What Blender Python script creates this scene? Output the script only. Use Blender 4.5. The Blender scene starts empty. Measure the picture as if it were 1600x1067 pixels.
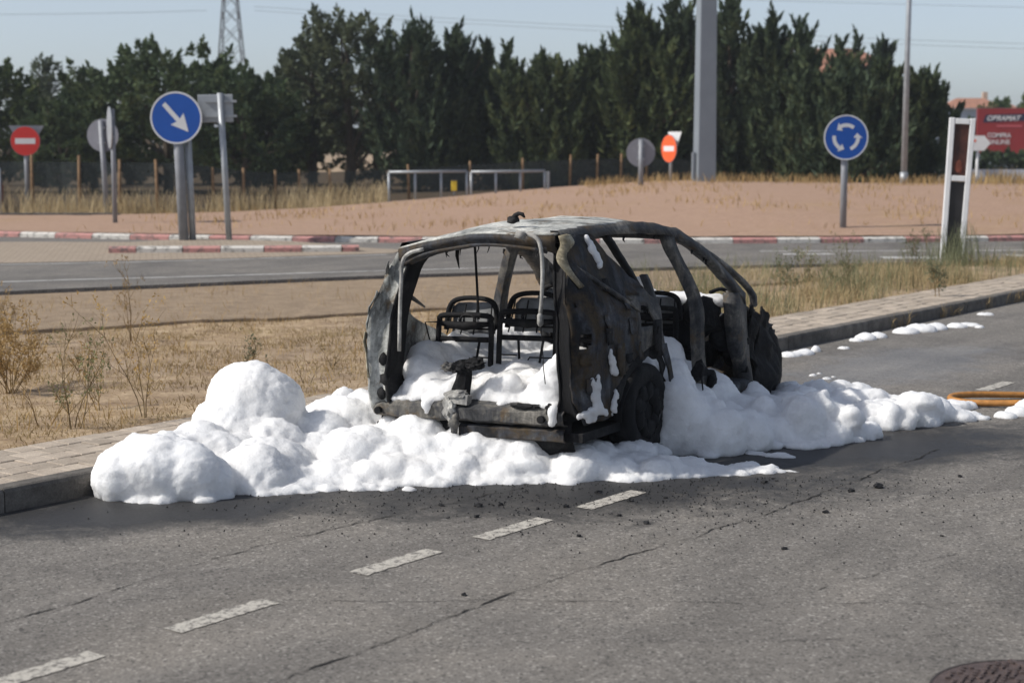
import bpy, bmesh, math, random
import numpy as np
from mathutils import Vector, Matrix, noise, Euler

random.seed(7); RNG = np.random.default_rng(7)
SC = bpy.context.scene
COL = SC.collection
R = math.radians

# ------------------------------------------------------------------ camera, sky, sun, exposure
CAM_H, FPX, HORIZ = 2.2, 2600.0, 225.0
cd = bpy.data.cameras.new('camera'); cam = bpy.data.objects.new('camera', cd); COL.objects.link(cam)
PITCH = math.atan((533.5 - HORIZ) / FPX)
cam.location = (0, 0, CAM_H); cam.rotation_euler = (math.pi/2 - PITCH, 0, 0)
cd.sensor_width = 36.0; cd.lens = FPX / 1600 * 36; cd.clip_end = 5000; cd.clip_start = .1
cd.dof.use_dof = True; cd.dof.focus_distance = 11.6; cd.dof.aperture_fstop = 2.4
SC.camera = cam

SUN_TO = Vector((1.08, .26, -1.0)).normalized()          # direction the light travels
SUN_EL = math.asin(-SUN_TO.z)
w = bpy.data.worlds.new('World'); SC.world = w; w.use_nodes = True
nt = w.node_tree; nt.nodes.clear()
sky = nt.nodes.new('ShaderNodeTexSky'); sky.sky_type = 'NISHITA'; sky.sun_disc = False
sky.sun_elevation = SUN_EL
sky.sun_rotation = math.atan2(-SUN_TO.x, -SUN_TO.y)
sky.air_density = .8; sky.dust_density = 1.3; sky.ozone_density = 2.6; sky.altitude = 600
bg = nt.nodes.new('ShaderNodeBackground'); bg.inputs['Strength'].default_value = .11
wo = nt.nodes.new('ShaderNodeOutputWorld')
hs_ = nt.nodes.new('ShaderNodeHueSaturation'); hs_.inputs['Saturation'].default_value = .62
nt.links.new(sky.outputs[0], hs_.inputs['Color']); nt.links.new(hs_.outputs[0], bg.inputs[0]); nt.links.new(bg.outputs[0], wo.inputs[0])

sl = bpy.data.lights.new('sun', 'SUN'); sl.energy = 3.6; sl.angle = R(.6); sl.color = (1, .955, .88)
so = bpy.data.objects.new('sun', sl); COL.objects.link(so)
so.rotation_euler = SUN_TO.to_track_quat('-Z', 'Y').to_euler()
SC.view_settings.view_transform = 'Standard'; SC.view_settings.look = 'None'
SC.view_settings.exposure = 0.3; SC.view_settings.gamma = 1.0
SC.render.engine = 'CYCLES'; SC.cycles.use_denoising = True
SC.cycles.max_bounces = 6; SC.cycles.diffuse_bounces = 3; SC.cycles.glossy_bounces = 2; SC.cycles.transparent_max_bounces = 8

# ------------------------------------------------------------------ materials
class NT:
    def __init__(s, name):
        s.m = bpy.data.materials.new(name); s.m.use_nodes = True; s.t = s.m.node_tree
        s.b = s.t.nodes['Principled BSDF']; s.out = s.t.nodes['Material Output']
        tc = s.t.nodes.new('ShaderNodeTexCoord'); s.co = tc.outputs['Object']; s.gen = tc
        g = s.t.nodes.new('ShaderNodeNewGeometry'); s.pos = g.outputs['Position']; s.nor = g.outputs['Normal']
    def noise(s, scale, detail=4, rough=.55, co=None, dist=0):
        n = s.t.nodes.new('ShaderNodeTexNoise'); n.inputs['Scale'].default_value = scale
        n.inputs['Detail'].default_value = detail; n.inputs['Roughness'].default_value = rough
        n.inputs['Distortion'].default_value = dist
        s.t.links.new(co or s.pos, n.inputs['Vector']); return n.outputs['Fac']
    def voro(s, scale, co=None, feat='F1', out='Distance'):
        n = s.t.nodes.new('ShaderNodeTexVoronoi'); n.feature = feat; n.inputs['Scale'].default_value = scale
        s.t.links.new(co or s.pos, n.inputs['Vector']); return n.outputs[out]
    def mapc(s, sc=(1,1,1), rot=(0,0,0), loc=(0,0,0), co=None):
        n = s.t.nodes.new('ShaderNodeMapping'); n.inputs['Scale'].default_value = sc
        n.inputs['Rotation'].default_value = rot; n.inputs['Location'].default_value = loc
        s.t.links.new(co or s.pos, n.inputs['Vector']); return n.outputs[0]
    def ramp(s, fac, stops, interp='LINEAR'):
        n = s.t.nodes.new('ShaderNodeValToRGB'); n.color_ramp.interpolation = interp
        e = n.color_ramp.elements
        while len(e) < len(stops): e.new(.5)
        for i, (p, c) in enumerate(stops):
            e[i].position = p
            if not isinstance(c, (tuple, list)): c = (c, c, c)
            e[i].color = (*c, 1)
        s.t.links.new(fac, n.inputs[0]); return n.outputs[0]
    def mix(s, fac, a, b, mode='MIX'):
        n = s.t.nodes.new('ShaderNodeMix'); n.data_type = 'RGBA'; n.blend_type = mode
        for v, i in ((fac, 0), (a, 6), (b, 7)):
            if isinstance(v, (int, float)): n.inputs[i].default_value = v if i == 0 else (v, v, v, 1)
            elif isinstance(v, tuple): n.inputs[i].default_value = (*v, 1)
            else: s.t.links.new(v, n.inputs[i])
        return n.outputs[2]
    def math(s, op, a, b=0.0, clamp=False):
        n = s.t.nodes.new('ShaderNodeMath'); n.operation = op; n.use_clamp = clamp
        for v, i in ((a, 0), (b, 1)):
            if isinstance(v, (int, float)): n.inputs[i].default_value = v
            else: s.t.links.new(v, n.inputs[i])
        return n.outputs[0]
    def objrand(s):
        n = s.t.nodes.new('ShaderNodeObjectInfo'); return n.outputs['Random']
    def base(s, c):
        if isinstance(c, tuple): s.b.inputs['Base Color'].default_value = (*c, 1)
        else: s.t.links.new(c, s.b.inputs['Base Color'])
        return s
    def rough(s, r, spec=None):
        if isinstance(r, (int, float)): s.b.inputs['Roughness'].default_value = r
        else: s.t.links.new(r, s.b.inputs['Roughness'])
        if spec is not None: s.b.inputs['Specular IOR Level'].default_value = spec
        return s
    def bump(s, h, strength=.3, dist=.02):
        n = s.t.nodes.new('ShaderNodeBump'); n.inputs['Strength'].default_value = strength
        n.inputs['Distance'].default_value = dist; s.t.links.new(h, n.inputs['Height'])
        s.t.links.new(n.outputs[0], s.b.inputs['Normal']); return s

M = {}
def simple(name, c, rough=.6, metal=0, var=.15, scale=6., bump=0, spec=.4):
    n = NT(name)
    f = n.noise(scale, 5, .6)
    lo = tuple(v*(1-var) for v in c); hi = tuple(min(1, v*(1+var)) for v in c)
    n.base(n.ramp(f, [(.3, lo), (.7, hi)])).rough(rough, spec); n.b.inputs['Metallic'].default_value = metal
    if bump: n.bump(n.noise(scale*8, 3), bump, .01)
    M[name] = n.m; return n.m

# asphalt of the near road, with soot round the wreck
def asphalt(name, dark=1.0, soot=False):
    n = NT(name)
    sp = n.noise(70, 3, .8); sp2 = n.noise(16, 5, .75); big = n.noise(.55, 5, .65, dist=.8); st = n.noise(1.0, 6, .7, n.mapc((1, 1, 1), (0, 0, 0), (0, 0, 0), n.mapc((2.0, .16, 1), (0, 0, 0), (0, 0, 0), n.mapc((1, 1, 1), (0, 0, R(37))))))
    stone = n.voro(75, out='Color'); sd = n.voro(75)
    k_ = dark
    c = n.ramp(sp, [(.36, (.055*k_, .050*k_, .044*k_)), (.48, (.134*k_, .122*k_, .108*k_)), (.58, (.172*k_, .157*k_, .139*k_)), (.70, (.25*k_, .23*k_, .204*k_))])
    c = n.mix(.35, c, n.ramp(sp2, [(.38, (.10*k_, .093*k_, .085*k_)), (.62, (.20*k_, .186*k_, .168*k_))]))
    sx_ = n.t.nodes.new('ShaderNodeSeparateColor'); n.t.links.new(stone, sx_.inputs[0])
    c = n.mix(n.ramp(sx_.outputs[0], [(.88, 0.), (.95, .45)]), c, (.36*k_, .34*k_, .31*k_))
    c = n.mix(n.ramp(sx_.outputs[1], [(.86, 0.), (.94, .6)]), c, (.035, .033, .031))
    c = n.mix(1, c, n.ramp(big, [(.34, (.76, .76, .77)), (.5, (1, 1, 1)), (.68, (1.18, 1.16, 1.13))]), 'MULTIPLY')
    c = n.mix(.5, c, n.mix(1, c, n.ramp(st, [(.36, .70), (.64, 1.22)]), 'MULTIPLY'))
    if soot:
        # stain: burnt oil and water film spread around the car
        def blob(x, y, rx, ry, rot):
            v = n.mapc((1/rx, 1/ry, 0), (0, 0, 0), (0, 0, 0), n.mapc((1, 1, 1), (0, 0, rot), (0, 0, 0), n.mapc((1, 1, 1), (0, 0, 0), (-x, -y, 0))))
            l = n.t.nodes.new('ShaderNodeVectorMath'); l.operation = 'LENGTH'; n.t.links.new(v, l.inputs[0]); return l.outputs['Value']
        d = n.math('MINIMUM', blob(.25, 11.0, 2.7, 1.55, R(-8)), blob(2.55, 12.0, 1.9, 1.0, R(-25)))
        d = n.math('MINIMUM', d, blob(-2.2, 9.9, 1.6, .75, R(-20)))
        d = n.math('ADD', d, n.math('MULTIPLY', n.math('SUBTRACT', n.noise(2.4, 9, .78, dist=.8), .5), 1.5))
        k = n.ramp(d, [(.50, .92), (.80, .55), (1.12, .0)])
        c = n.mix(k, c, (.022, .022, .023))
        wet = n.math('MULTIPLY', n.ramp(d, [(.4, .55), (1.0, .88)]), n.ramp(n.math('ADD', blob(3.9, 16.6, 1.0, 2.6, R(37)), n.math('MULTIPLY', n.math('SUBTRACT', n.noise(1.6, 6, .7), .5), 1.2)), [(.55, .45), (1.0, 1.)]))
        n.rough(wet, .35)
    else: n.rough(.88, .3)
    n.base(c)
    n.bump(n.mix(.5, sp, sp2), .55, .012)
    M[name] = n.m
asphalt('asphalt', 1.22, True); asphalt('asphalt_far', 1.15)

def dirt():
    n = NT('dry_earth')
    a = n.noise(.35, 6, .62, dist=.4); b = n.noise(3.2, 8, .76); fine = n.noise(34, 5, .8)
    c = n.ramp(b, [(.34, (.24, .165, .105)), (.5, (.40, .29, .18)), (.66, (.55, .42, .275))])
    c = n.mix(n.ramp(a, [(.42, 0.), (.62, .75)]), c, n.ramp(b, [(.34, (.22, .165, .12)), (.66, (.42, .32, .235))]))
    c = n.mix(.65, c, n.mix(1, c, n.ramp(fine, [(.3, .5), (.5, .98), (.72, 1.45)]), 'MULTIPLY'))
    n.base(c).rough(.95, .15); n.bump(n.mix(.5, fine, b), .9, .03); M['dry_earth'] = n.m
    n = NT('gravel')
    b = n.noise(3.2, 7, .75); fine = n.noise(38, 4, .8)
    c = n.mix(.5, n.ramp(fine, [(.34, (.21, .155, .112)), (.52, (.39, .295, .205)), (.7, (.58, .46, .34))]), n.ramp(b, [(.36, (.24, .175, .12)), (.64, (.47, .355, .24))]))
    n.base(c).rough(.95, .15); n.bump(fine, 1, .03); M['gravel'] = n.m
    n = NT('pink_paving')
    a = n.noise(.35, 7, .7, n.mapc((1, .55, 1)), .9); b = n.noise(2.2, 8, .78); fine = n.noise(9, 7, .82)
    br = n.t.nodes.new('ShaderNodeTexBrick'); br.inputs['Scale'].default_value = 1.6
    br.inputs['Color1'].default_value = (.40, .265, .19, 1); br.inputs['Color2'].default_value = (.335, .215, .15, 1)
    br.inputs['Mortar'].default_value = (.30, .20, .15, 1); br.inputs['Mortar Size'].default_value = .03
    n.t.links.new(n.mapc((1, 1, 1), (0, 0, R(20))), br.inputs['Vector'])
    c = n.mix(n.ramp(b, [(.35, .15), (.7, .7)]), br.outputs['Color'], n.ramp(fine, [(.36, (.26, .165, .11)), (.64, (.50, .345, .245))]))
    c = n.mix(n.ramp(a, [(.52, 0.), (.66, .6)]), c, n.ramp(b, [(.36, (.25, .155, .095)), (.64, (.43, .30, .17))]))
    n.base(c).rough(.92, .2); n.bump(n.mix(.5, fine, b), .7, .03); M['pink_paving'] = n.m
    n = NT('beige_paving')
    br = n.t.nodes.new('ShaderNodeTexBrick'); br.inputs['Scale'].default_value = 2.2
    br.inputs['Color1'].default_value = (.40, .335, .26, 1); br.inputs['Color2'].default_value = (.34, .28, .215, 1)
    br.inputs['Mortar'].default_value = (.17, .135, .11, 1); br.inputs['Mortar Size'].default_value = .025
    n.t.links.new(n.mapc((1, 1, 1), (0, 0, R(-12))), br.inputs['Vector'])
    n.base(n.mix(.4, br.outputs['Color'], n.ramp(n.noise(3, 6, .7), [(.3, (.22, .175, .13)), (.7, (.40, .32, .24))]))).rough(.9, .2); M['beige_paving'] = n.m
dirt()

def conc(name, lo, hi, scale=7):
    n = NT(name); f = n.noise(scale, 6, .7); g = n.noise(90, 2, .7); r = n.objrand()
    c = n.ramp(f, [(.3, lo), (.7, hi)]); c = n.mix(.6, c, n.mix(1, c, n.ramp(g, [(.3, .6), (.7, 1.3)]), 'MULTIPLY'))
    c = n.mix(1, c, n.ramp(r, [(0, .82), (1, 1.12)]), 'MULTIPLY')
    n.base(c).rough(.92, .2); n.bump(g, .4, .01); M[name] = n.m
conc('kerb_concrete', (.085, .078, .07), (.20, .183, .163)); conc('paver', (.33, .275, .22), (.50, .425, .345), 4)
conc('paver_bed', (.10, .085, .07), (.17, .145, .115), 9)

def paint(name, c, wear, scale=14):
    n = NT(name); f = n.noise(scale, 7, .75); g = n.noise(100, 2, .7)
    m = n.math('ADD', n.math('MULTIPLY', f, .75), n.math('MULTIPLY', g, .25))
    n.base(n.mix(n.ramp(m, [(wear-.05, 1.), (wear+.06, 0.)]), tuple(v for v in c), (.13, .12, .11))).rough(.8, .3); n.bump(g, .3, .008); M[name] = n.m
paint('line_paint', (.48, .45, .395), .465, 22); paint('kerb_red', (.50, .25, .225), .45, 7); paint('kerb_white', (.62, .59, .54), .44, 7)
paint('line_far', (.52, .51, .49), .44, 5)

def foam():
    n = NT('foam')
    v = n.voro(60, out='Distance'); f = n.noise(9, 8, .75); h = n.mix(.35, f, v)
    c = n.ramp(n.noise(2.2, 6, .7, dist=.4), [(.34, (.70, .695, .69)), (.5, (.77, .767, .765)), (.62, (.83, .83, .83))])
    n.base(c).rough(.55, .25)
    n.b.inputs['Subsurface Weight'].default_value = .8; n.b.inputs['Subsurface Radius'].default_value = (.11, .11, .11)
    n.b.inputs['Subsurface Scale'].default_value = 1.5
    n.bump(h, .42, .02); M['foam'] = n.m
foam()

def burnt(name, stops, rough=.78, patch=None, scale=3.2, pw=(.5, .62)):
    n = NT(name); co = n.co
    f = n.noise(scale, 7, .68, co, .7); g = n.noise(42, 4, .7, co); s = n.noise(2.4, 6, .75, n.mapc((3.2, 3.2, .5), co=co), .5)
    c = n.ramp(n.math('ADD', n.math('MULTIPLY', f, .6), n.math('MULTIPLY', s, .4)), stops)
    if patch: c = n.mix(n.ramp(n.noise(4.6, 7, .7, co, .5), [(pw[0], 0.), (pw[1], .9)]), c, patch)
    c = n.mix(.55, c, n.mix(1, c, n.ramp(g, [(.3, .55), (.7, 1.45)]), 'MULTIPLY'))
    n.base(c).rough(n.ramp(f, [(.3, rough-.22), (.7, min(1, rough+.1))]), .2)
    n.bump(n.mix(.5, g, f), .55, .015); M[name] = n.m
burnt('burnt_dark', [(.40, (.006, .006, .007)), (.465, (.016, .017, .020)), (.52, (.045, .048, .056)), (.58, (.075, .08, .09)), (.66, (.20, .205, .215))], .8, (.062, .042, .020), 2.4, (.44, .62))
burnt('burnt_black', [(.4, (.004, .004, .005)), (.5, (.008, .008, .009)), (.62, (.032, .031, .031))], .85)
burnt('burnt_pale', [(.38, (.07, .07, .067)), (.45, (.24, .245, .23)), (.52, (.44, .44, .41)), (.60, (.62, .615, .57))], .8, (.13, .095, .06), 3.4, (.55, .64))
burnt('burnt_grey', [(.38, (.020, .021, .023)), (.47, (.055, .055, .057)), (.54, (.12, .113, .10)), (.63, (.27, .25, .22))], .7, (.10, .072, .045), 3.6, (.56, .66))
burnt('ash', [(.38, (.13, .13, .13)), (.5, (.30, .29, .27)), (.62, (.55, .54, .50))], .9)
burnt('scorched_paint', [(.38, (.10, .085, .055)), (.48, (.26, .225, .155)), (.56, (.42, .38, .28)), (.64, (.55, .53, .46))], .8, (.07, .05, .03), 6, (.54, .62))
burnt('charcoal', [(.3, (.008, .008, .009)), (.7, (.03, .03, .031))], .75)

def foliage(name, dark, mid, light, trans=.25):
    n = NT(name); r = n.objrand()
    f = n.noise(.9, 4, .6); g = n.noise(5, 3, .6)
    c = n.ramp(n.math('ADD', n.math('MULTIPLY', f, .55), n.math('MULTIPLY', g, .45)), [(.34, dark), (.5, mid), (.66, light)])
    c = n.mix(1, c, n.ramp(r, [(0, (.8, .86, .92)), (.5, (1, 1, 1)), (1, (1.15, 1.08, .85))]), 'MULTIPLY')
    n.base(c).rough(.75, .25)
    if trans:
        t = n.t.nodes.new('ShaderNodeBsdfTranslucent'); n.t.links.new(c, t.inputs[0])
        mx = n.t.nodes.new('ShaderNodeMixShader'); mx.inputs[0].default_value = trans
        n.t.links.new(n.b.outputs[0], mx.inputs[1]); n.t.links.new(t.outputs[0], mx.inputs[2]); n.t.links.new(mx.outputs[0], n.out.inputs[0])
    M[name] = n.m
foliage('cypress_leaf', (.026, .042, .026), (.056, .082, .044), (.125, .150, .070))
foliage('pine_leaf', (.028, .050, .026), (.062, .094, .042), (.135, .165, .070))
foliage('airy_leaf', (.045, .060, .040), (.085, .105, .062), (.15, .17, .095))
foliage('green_leaf', (.04, .07, .022), (.075, .115, .035), (.13, .18, .055))
foliage('dry_grass', (.24, .155, .065), (.40, .275, .125), (.58, .44, .235), .3)
foliage('verge_grass', (.30, .21, .10), (.47, .355, .19), (.64, .52, .32), .3)
foliage('pale_grass', (.34, .25, .13), (.50, .40, .235), (.66, .55, .36), .3)
foliage('green_grass', (.10, .11, .055), (.18, .19, .105), (.28, .28, .17), .3)
foliage('twig', (.10, .065, .03), (.19, .13, .06), (.30, .22, .12), 0)
simple('bark', (.075, .058, .042), .95, var=.4, scale=12, bump=.6)
simple('galvanised', (.33, .35, .37), .45, .35, .14, 5); simple('galvanised_dark', (.235, .245, .265), .55, .2, .12, 5)
simple('sign_back', (.22, .225, .255), .55, .2, .1, 4); simple('sign_blue', (.006, .075, .36), .42, 0, .06, 3)
simple('sign_white', (.66, .66, .67), .45, 0, .05, 3); simple('sign_red', (.56, .028, .022), .4, 0, .07, 3)
simple('sign_orange', (.80, .12, .035), .4, 0, .08, 3)
simple('wood_post', (.21, .13, .07), .9, 0, .3, 9, .4); simple('white_frame', (.72, .73, .74), .45, 0, .06, 5)
simple('panel_brown', (.055, .018, .012), .45, 0, .7, 3); simple('panel_black', (.018, .017, .018), .4, 0, .3, 4)
simple('tower_light', (.215, .245, .275), .5, .1, .06, 1.5); simple('tower_dark', (.155, .155, .165), .6, .1, .08, 1.5)
simple('billboard_red', (.25, .02, .023), .5, 0, .12, .7); simple('billboard_navy', (.012, .018, .055), .5, 0, .1, 1)
simple('billboard_white', (.68, .67, .70), .5, 0, .05, 2); simple('billboard_pink', (.50, .10, .12), .5, 0, .1, 2)
simple('roof_tile', (.34, .17, .115), .9, 0, .25, 3, .4); simple('plaster', (.47, .36, .28), .9, 0, .12, 1)
simple('pale_blue_wall', (.30, .36, .44), .8, 0, .1, .6); simple('yellow_paint', (.60, .40, .06), .6, 0, .2, 2)
simple('white_wall', (.50, .54, .62), .8, 0, .12, .5); simple('glass_dark', (.02, .025, .03), .15, 0, .1, 1)
simple('pylon_steel', (.13, .14, .155), .6, .3, .1, 1); simple('wire', (.20, .22, .24), .6, 0, .05, 1)
simple('rust', (.17, .048, .030), .85, 0, .5, 4, .3); simple('yellow_box', (.62, .43, .03), .6, 0, .15, 8)
simple('hose', (.42, .19, .05), .5, 0, .25, 16, .2); simple('iron', (.105, .078, .072), .65, .2, .35, 22, .5)
simple('iron_dark', (.05, .042, .04), .8, 0, .3, 20); simple('crack_dark', (.022, .02, .018), .95, 0, .3, 20)
simple('seat_foam_steel', (.20, .205, .21), .6, .3, .4, 8); simple('seal', (.075, .07, .066), .9, 0, .35, 12)
def net():
    n = NT('shade_net'); f = n.noise(.5, 5, .65); g = n.noise(14, 2, .6, n.mapc((1, 1, .3)))
    c = n.mix(.4, n.ramp(f, [(.3, (.022, .03, .032)), (.7, (.055, .068, .068))]), n.ramp(g, [(.3, (.02, .026, .028)), (.7, (.07, .082, .08))]))
    n.base(c).rough(.9, .2)
    tr = n.t.nodes.new('ShaderNodeBsdfTransparent'); mx = n.t.nodes.new('ShaderNodeMixShader'); mx.inputs[0].default_value = .8
    n.t.links.new(tr.outputs[0], mx.inputs[1]); n.t.links.new(n.b.outputs[0], mx.inputs[2]); n.t.links.new(mx.outputs[0], n.out.inputs[0])
    M['shade_net'] = n.m
net()

# ------------------------------------------------------------------ mesh helpers
def link(o, parent=None):
    COL.objects.link(o)
    if parent is not None: o.parent = parent
    return o
def tag(o, label=None, cat=None, group=None, kind=None):
    if label: o['label'] = label
    if cat: o['category'] = cat
    if group: o['group'] = group
    if kind: o['kind'] = kind
    return o
def empty(name, loc=(0, 0, 0), rot=(0, 0, 0)):
    o = bpy.data.objects.new(name, None); o.location = loc; o.rotation_euler = rot; o.empty_display_size = .1
    return link(o)
def meshobj(name, verts, faces, mat, parent=None, smooth=False):
    me = bpy.data.meshes.new(name); me.from_pydata([tuple(v) for v in verts], [], faces); me.update()
    if smooth: me.polygons.foreach_set('use_smooth', [True]*len(me.polygons))
    me.materials.append(M[mat] if isinstance(mat, str) else mat)
    return link(bpy.data.objects.new(name, me), parent)
def polys(name, V, k, mat, parent=None):
    """V: (n,k,3) array of separate k-gons -> one mesh, quick"""
    n = V.shape[0]; me = bpy.data.meshes.new(name)
    me.vertices.add(n*k); me.vertices.foreach_set('co', V.reshape(-1).astype(np.float32))
    me.loops.add(n*k); me.loops.foreach_set('vertex_index', np.arange(n*k, dtype=np.int32))
    me.polygons.add(n); me.polygons.foreach_set('loop_start', np.arange(0, n*k, k, dtype=np.int32))
    me.update(calc_edges=True); me.materials.append(M[mat])
    return link(bpy.data.objects.new(name, me), parent)

class MB:
    def __init__(s): s.v = []; s.f = []
    def add(s, vs, fs):
        o = len(s.v); s.v += [Vector(v) for v in vs]; s.f += [[i+o for i in f] for f in fs]; return s
    def box(s, c, size, rot=None, bev=0):
        x, y, z = (d/2 for d in size)
        P = [Vector((a*x, b*y, d*z)) for d in (-1, 1) for a, b in ((-1, -1), (1, -1), (1, 1), (-1, 1))]
        if rot is not None:
            m = Euler(rot).to_matrix(); P = [m @ p for p in P]
        P = [p + Vector(c) for p in P]
        return s.add(P, [(0, 3, 2, 1), (4, 5, 6, 7), (0, 1, 5, 4), (1, 2, 6, 5), (2, 3, 7, 6), (3, 0, 4, 7)])
    def tube(s, pts, rad, n=8, caps=True, flat=None):
        pts = [Vector(p) for p in pts]
        if not isinstance(rad, (list, tuple)): rad = [rad]*len(pts)
        V = []; F = []; prev = None
        for i, p in enumerate(pts):
            d = (pts[min(i+1, len(pts)-1)] - pts[max(i-1, 0)]).normalized()
            if prev is None:
                a = Vector((0, 0, 1)) if abs(d.z) < .9 else Vector((1, 0, 0)); u = d.cross(a).normalized()
            else:
                u = (prev - d*prev.dot(d)); u = u.normalized() if u.length > 1e-6 else d.orthogonal().normalized()
            prev = u; q = d.cross(u)
            fl = flat or (1, 1)
            for k in range(n):
                a = 2*math.pi*k/n + math.pi/n
                V.append(p + (u*math.cos(a)*fl[0] + q*math.sin(a)*fl[1])*rad[i])
        for i in range(len(pts)-1):
            for k in range(n):
                F.append((i*n+k, i*n+(k+1) % n, (i+1)*n+(k+1) % n, (i+1)*n+k))
        if caps: F.append(tuple(range(n))[::-1]); F.append(tuple((len(pts)-1)*n+k for k in range(n)))
        return s.add(V, F)
    def prism(s, poly, z0, z1, fr=None):
        """poly: 2D points, extruded between z0 and z1; fr maps (a,b,c)->3D"""
        n = len(poly); fr = fr or (lambda a, b, c: (a, b, c))
        V = [fr(a, b, z0) for a, b in poly] + [fr(a, b, z1) for a, b in poly]
        F = [tuple(range(n))[::-1], tuple(range(n, 2*n))] + [(i, (i+1) % n, n+(i+1) % n, n+i) for i in range(n)]
        return s.add(V, F)
    def lump(s, c, size, seed=0, amp=.35, fr=2.2, sub=2):
        bm = bmesh.new(); bmesh.ops.create_icosphere(bm, subdivisions=sub, radius=1)
        V = []
        for v in bm.verts:
            d = 1 + amp*noise.noise(v.co*fr + Vector((seed*3.1, seed*1.7, seed))) + amp*.5*noise.noise(v.co*fr*2.6 + Vector((seed, 0, seed*2.)))
            V.append(Vector((v.co.x*d*size[0], v.co.y*d*size[1], v.co.z*d*size[2])) + Vector(c))
        F = [[v.index for v in f.verts] for f in bm.faces]; bm.free(); return s.add(V, F)
    def grid(s, rows):
        """rows: list of lists of points (equal length)"""
        n = len(rows[0]); V = [p for r in rows for p in r]
        F = [(i*n+j, i*n+j+1, (i+1)*n+j+1, (i+1)*n+j) for i in range(len(rows)-1) for j in range(n-1)]
        return s.add(V, F)
    def build(s, name, mat, parent=None, smooth=False, solid=0, bevel=0, recalc=True):
        o = meshobj(name, s.v, s.f, mat, parent, smooth)
        if recalc:
            bm = bmesh.new(); bm.from_mesh(o.data); bmesh.ops.recalc_face_normals(bm, faces=bm.faces); bm.to_mesh(o.data); bm.free()
            if smooth: o.data.polygons.foreach_set('use_smooth', [True]*len(o.data.polygons))
        if solid:
            m = o.modifiers.new('solid', 'SOLIDIFY'); m.thickness = solid; m.offset = 0
        if bevel:
            m = o.modifiers.new('bevel', 'BEVEL'); m.width = bevel; m.segments = 2; m.limit_method = 'ANGLE'
        return o
def resample(pts, n):
    pts = [Vector(p) for p in pts]; L = [0]
    for a, b in zip(pts, pts[1:]): L.append(L[-1]+(b-a).length)
    out = []
    for i in range(n):
        t = L[-1]*i/(n-1); k = 0
        while k < len(L)-2 and L[k+1] < t: k += 1
        f = (t-L[k])/max(1e-9, L[k+1]-L[k]); out.append(pts[k].lerp(pts[k+1], f))
    return out
def smoothpath(pts, n):
    """Catmull-Rom through the points"""
    pts = [Vector(p) for p in pts]; P = [pts[0]*2-pts[1]] + pts + [pts[-1]*2-pts[-2]]; out = []; seg = len(pts)-1
    for i in range(n):
        t = seg*i/(n-1); k = min(int(t), seg-1); f = t-k; a, b, c, d = P[k:k+4]
        out.append(.5*((2*b)+(c-a)*f+(2*a-5*b+4*c-d)*f*f+(3*b-a-3*c+d)*f**3))
    return out
def interp(x, xs, ys): return float(np.interp(x, xs, ys))
def fbm(x, y, z=0., o=4):
    return noise.fractal(Vector((x, y, z)), .6, 2.1, o)

# ------------------------------------------------------------------ the setting
U = Vector((.603, .798, 0)); N = Vector((.798, -.603, 0))       # along the near road, and across it to the right
TK = -8.36                                                      # kerb face
def road(s, t, z=0): return U*s + N*t + Vector((0, 0, z))
def st(x, y): return x*U.x+y*U.y, x*N.x+y*N.y

EDGE = [(-40, 4), (-20, 16.2), (-12, 20.9), (-7.38, 23.9), (-4.88, 25.3), (-2.4, 26.7), (1.0, 28.1), (4.5, 29.2), (9.5, 30.4), (16, 31.6), (30, 33), (60, 34)]
def edge_y(x): return interp(x, [p[0] for p in EDGE], [p[1] for p in EDGE])
MC = (2.5, 52.0); MA, MBb = 26.0, 16.4
def kerb_y(x):
    q = 1-((x-MC[0])/MA)**2
    return MC[1]-MBb*math.sqrt(max(q, .02))
AX = [-40, -14, -9, -6, -4, -2, 1, 6, 12, 20, 40]; AZ = [.0, .0, .0, .05, .14, .25, .46, .76, .66, .60, .4]
def mound_z(x, y):
    yk = kerb_y(x)
    if y <= yk: return .0
    r = (MC[1]-y)/(MC[1]-yk) if y < MC[1] else (y-MC[1])/24.
    return .17+interp(x, AX, AZ)*max(0, 1-r*r)
def ground_z(x, y):
    s, t = st(x, y)
    if t > TK-.2: z = -.05
    elif y < edge_y(x)-.05:
        k = min(1, max(0, (-9.3-t)/4.5)); z = .115*(1-k) - .03*k + .03*fbm(x*.8, y*.8) * min(1, max(0, (-9.35-t)*2))
        if t > -9.5: z = min(z, .09)
    elif y < kerb_y(x): z = -.05
    else: z = mound_z(x, y)-.06
    return z

def make_ground():
    xs = np.concatenate([[-2500, -900, -300, -120, -70], np.arange(-45, -16, 1.5), np.arange(-16, 18, .3), np.arange(18, 60, 2), [70, 120, 300, 900, 2500]])
    ys = np.concatenate([[-60, -10, 0], np.arange(3, 33, .3), np.arange(33, 70, 1.0), np.arange(70, 110, 4), [130, 200, 400, 1000, 2600]])
    V = [(x, y, ground_z(x, y) if -46 < x < 61 and y < 115 else -.02) for y in ys for x in xs]; n = len(xs)
    F = [(j*n+i, j*n+i+1, (j+1)*n+i+1, (j+1)*n+i) for j in range(len(ys)-1) for i in range(n-1)]
    tag(meshobj('ground', V, F, 'dry_earth', smooth=True), 'dry straw coloured earth of the verge and the land beyond', kind='structure')
make_ground()

# near road
rd = MB(); rd.grid([[road(s, t, .0) for s in np.arange(-30, 90, 3)] for t in (TK+.02, -6, -3, 0, 4, 8, 14, 24)])
near_road = tag(rd.build('road', 'asphalt'), 'grey asphalt road with soot stains around the burnt car', kind='structure')
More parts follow.
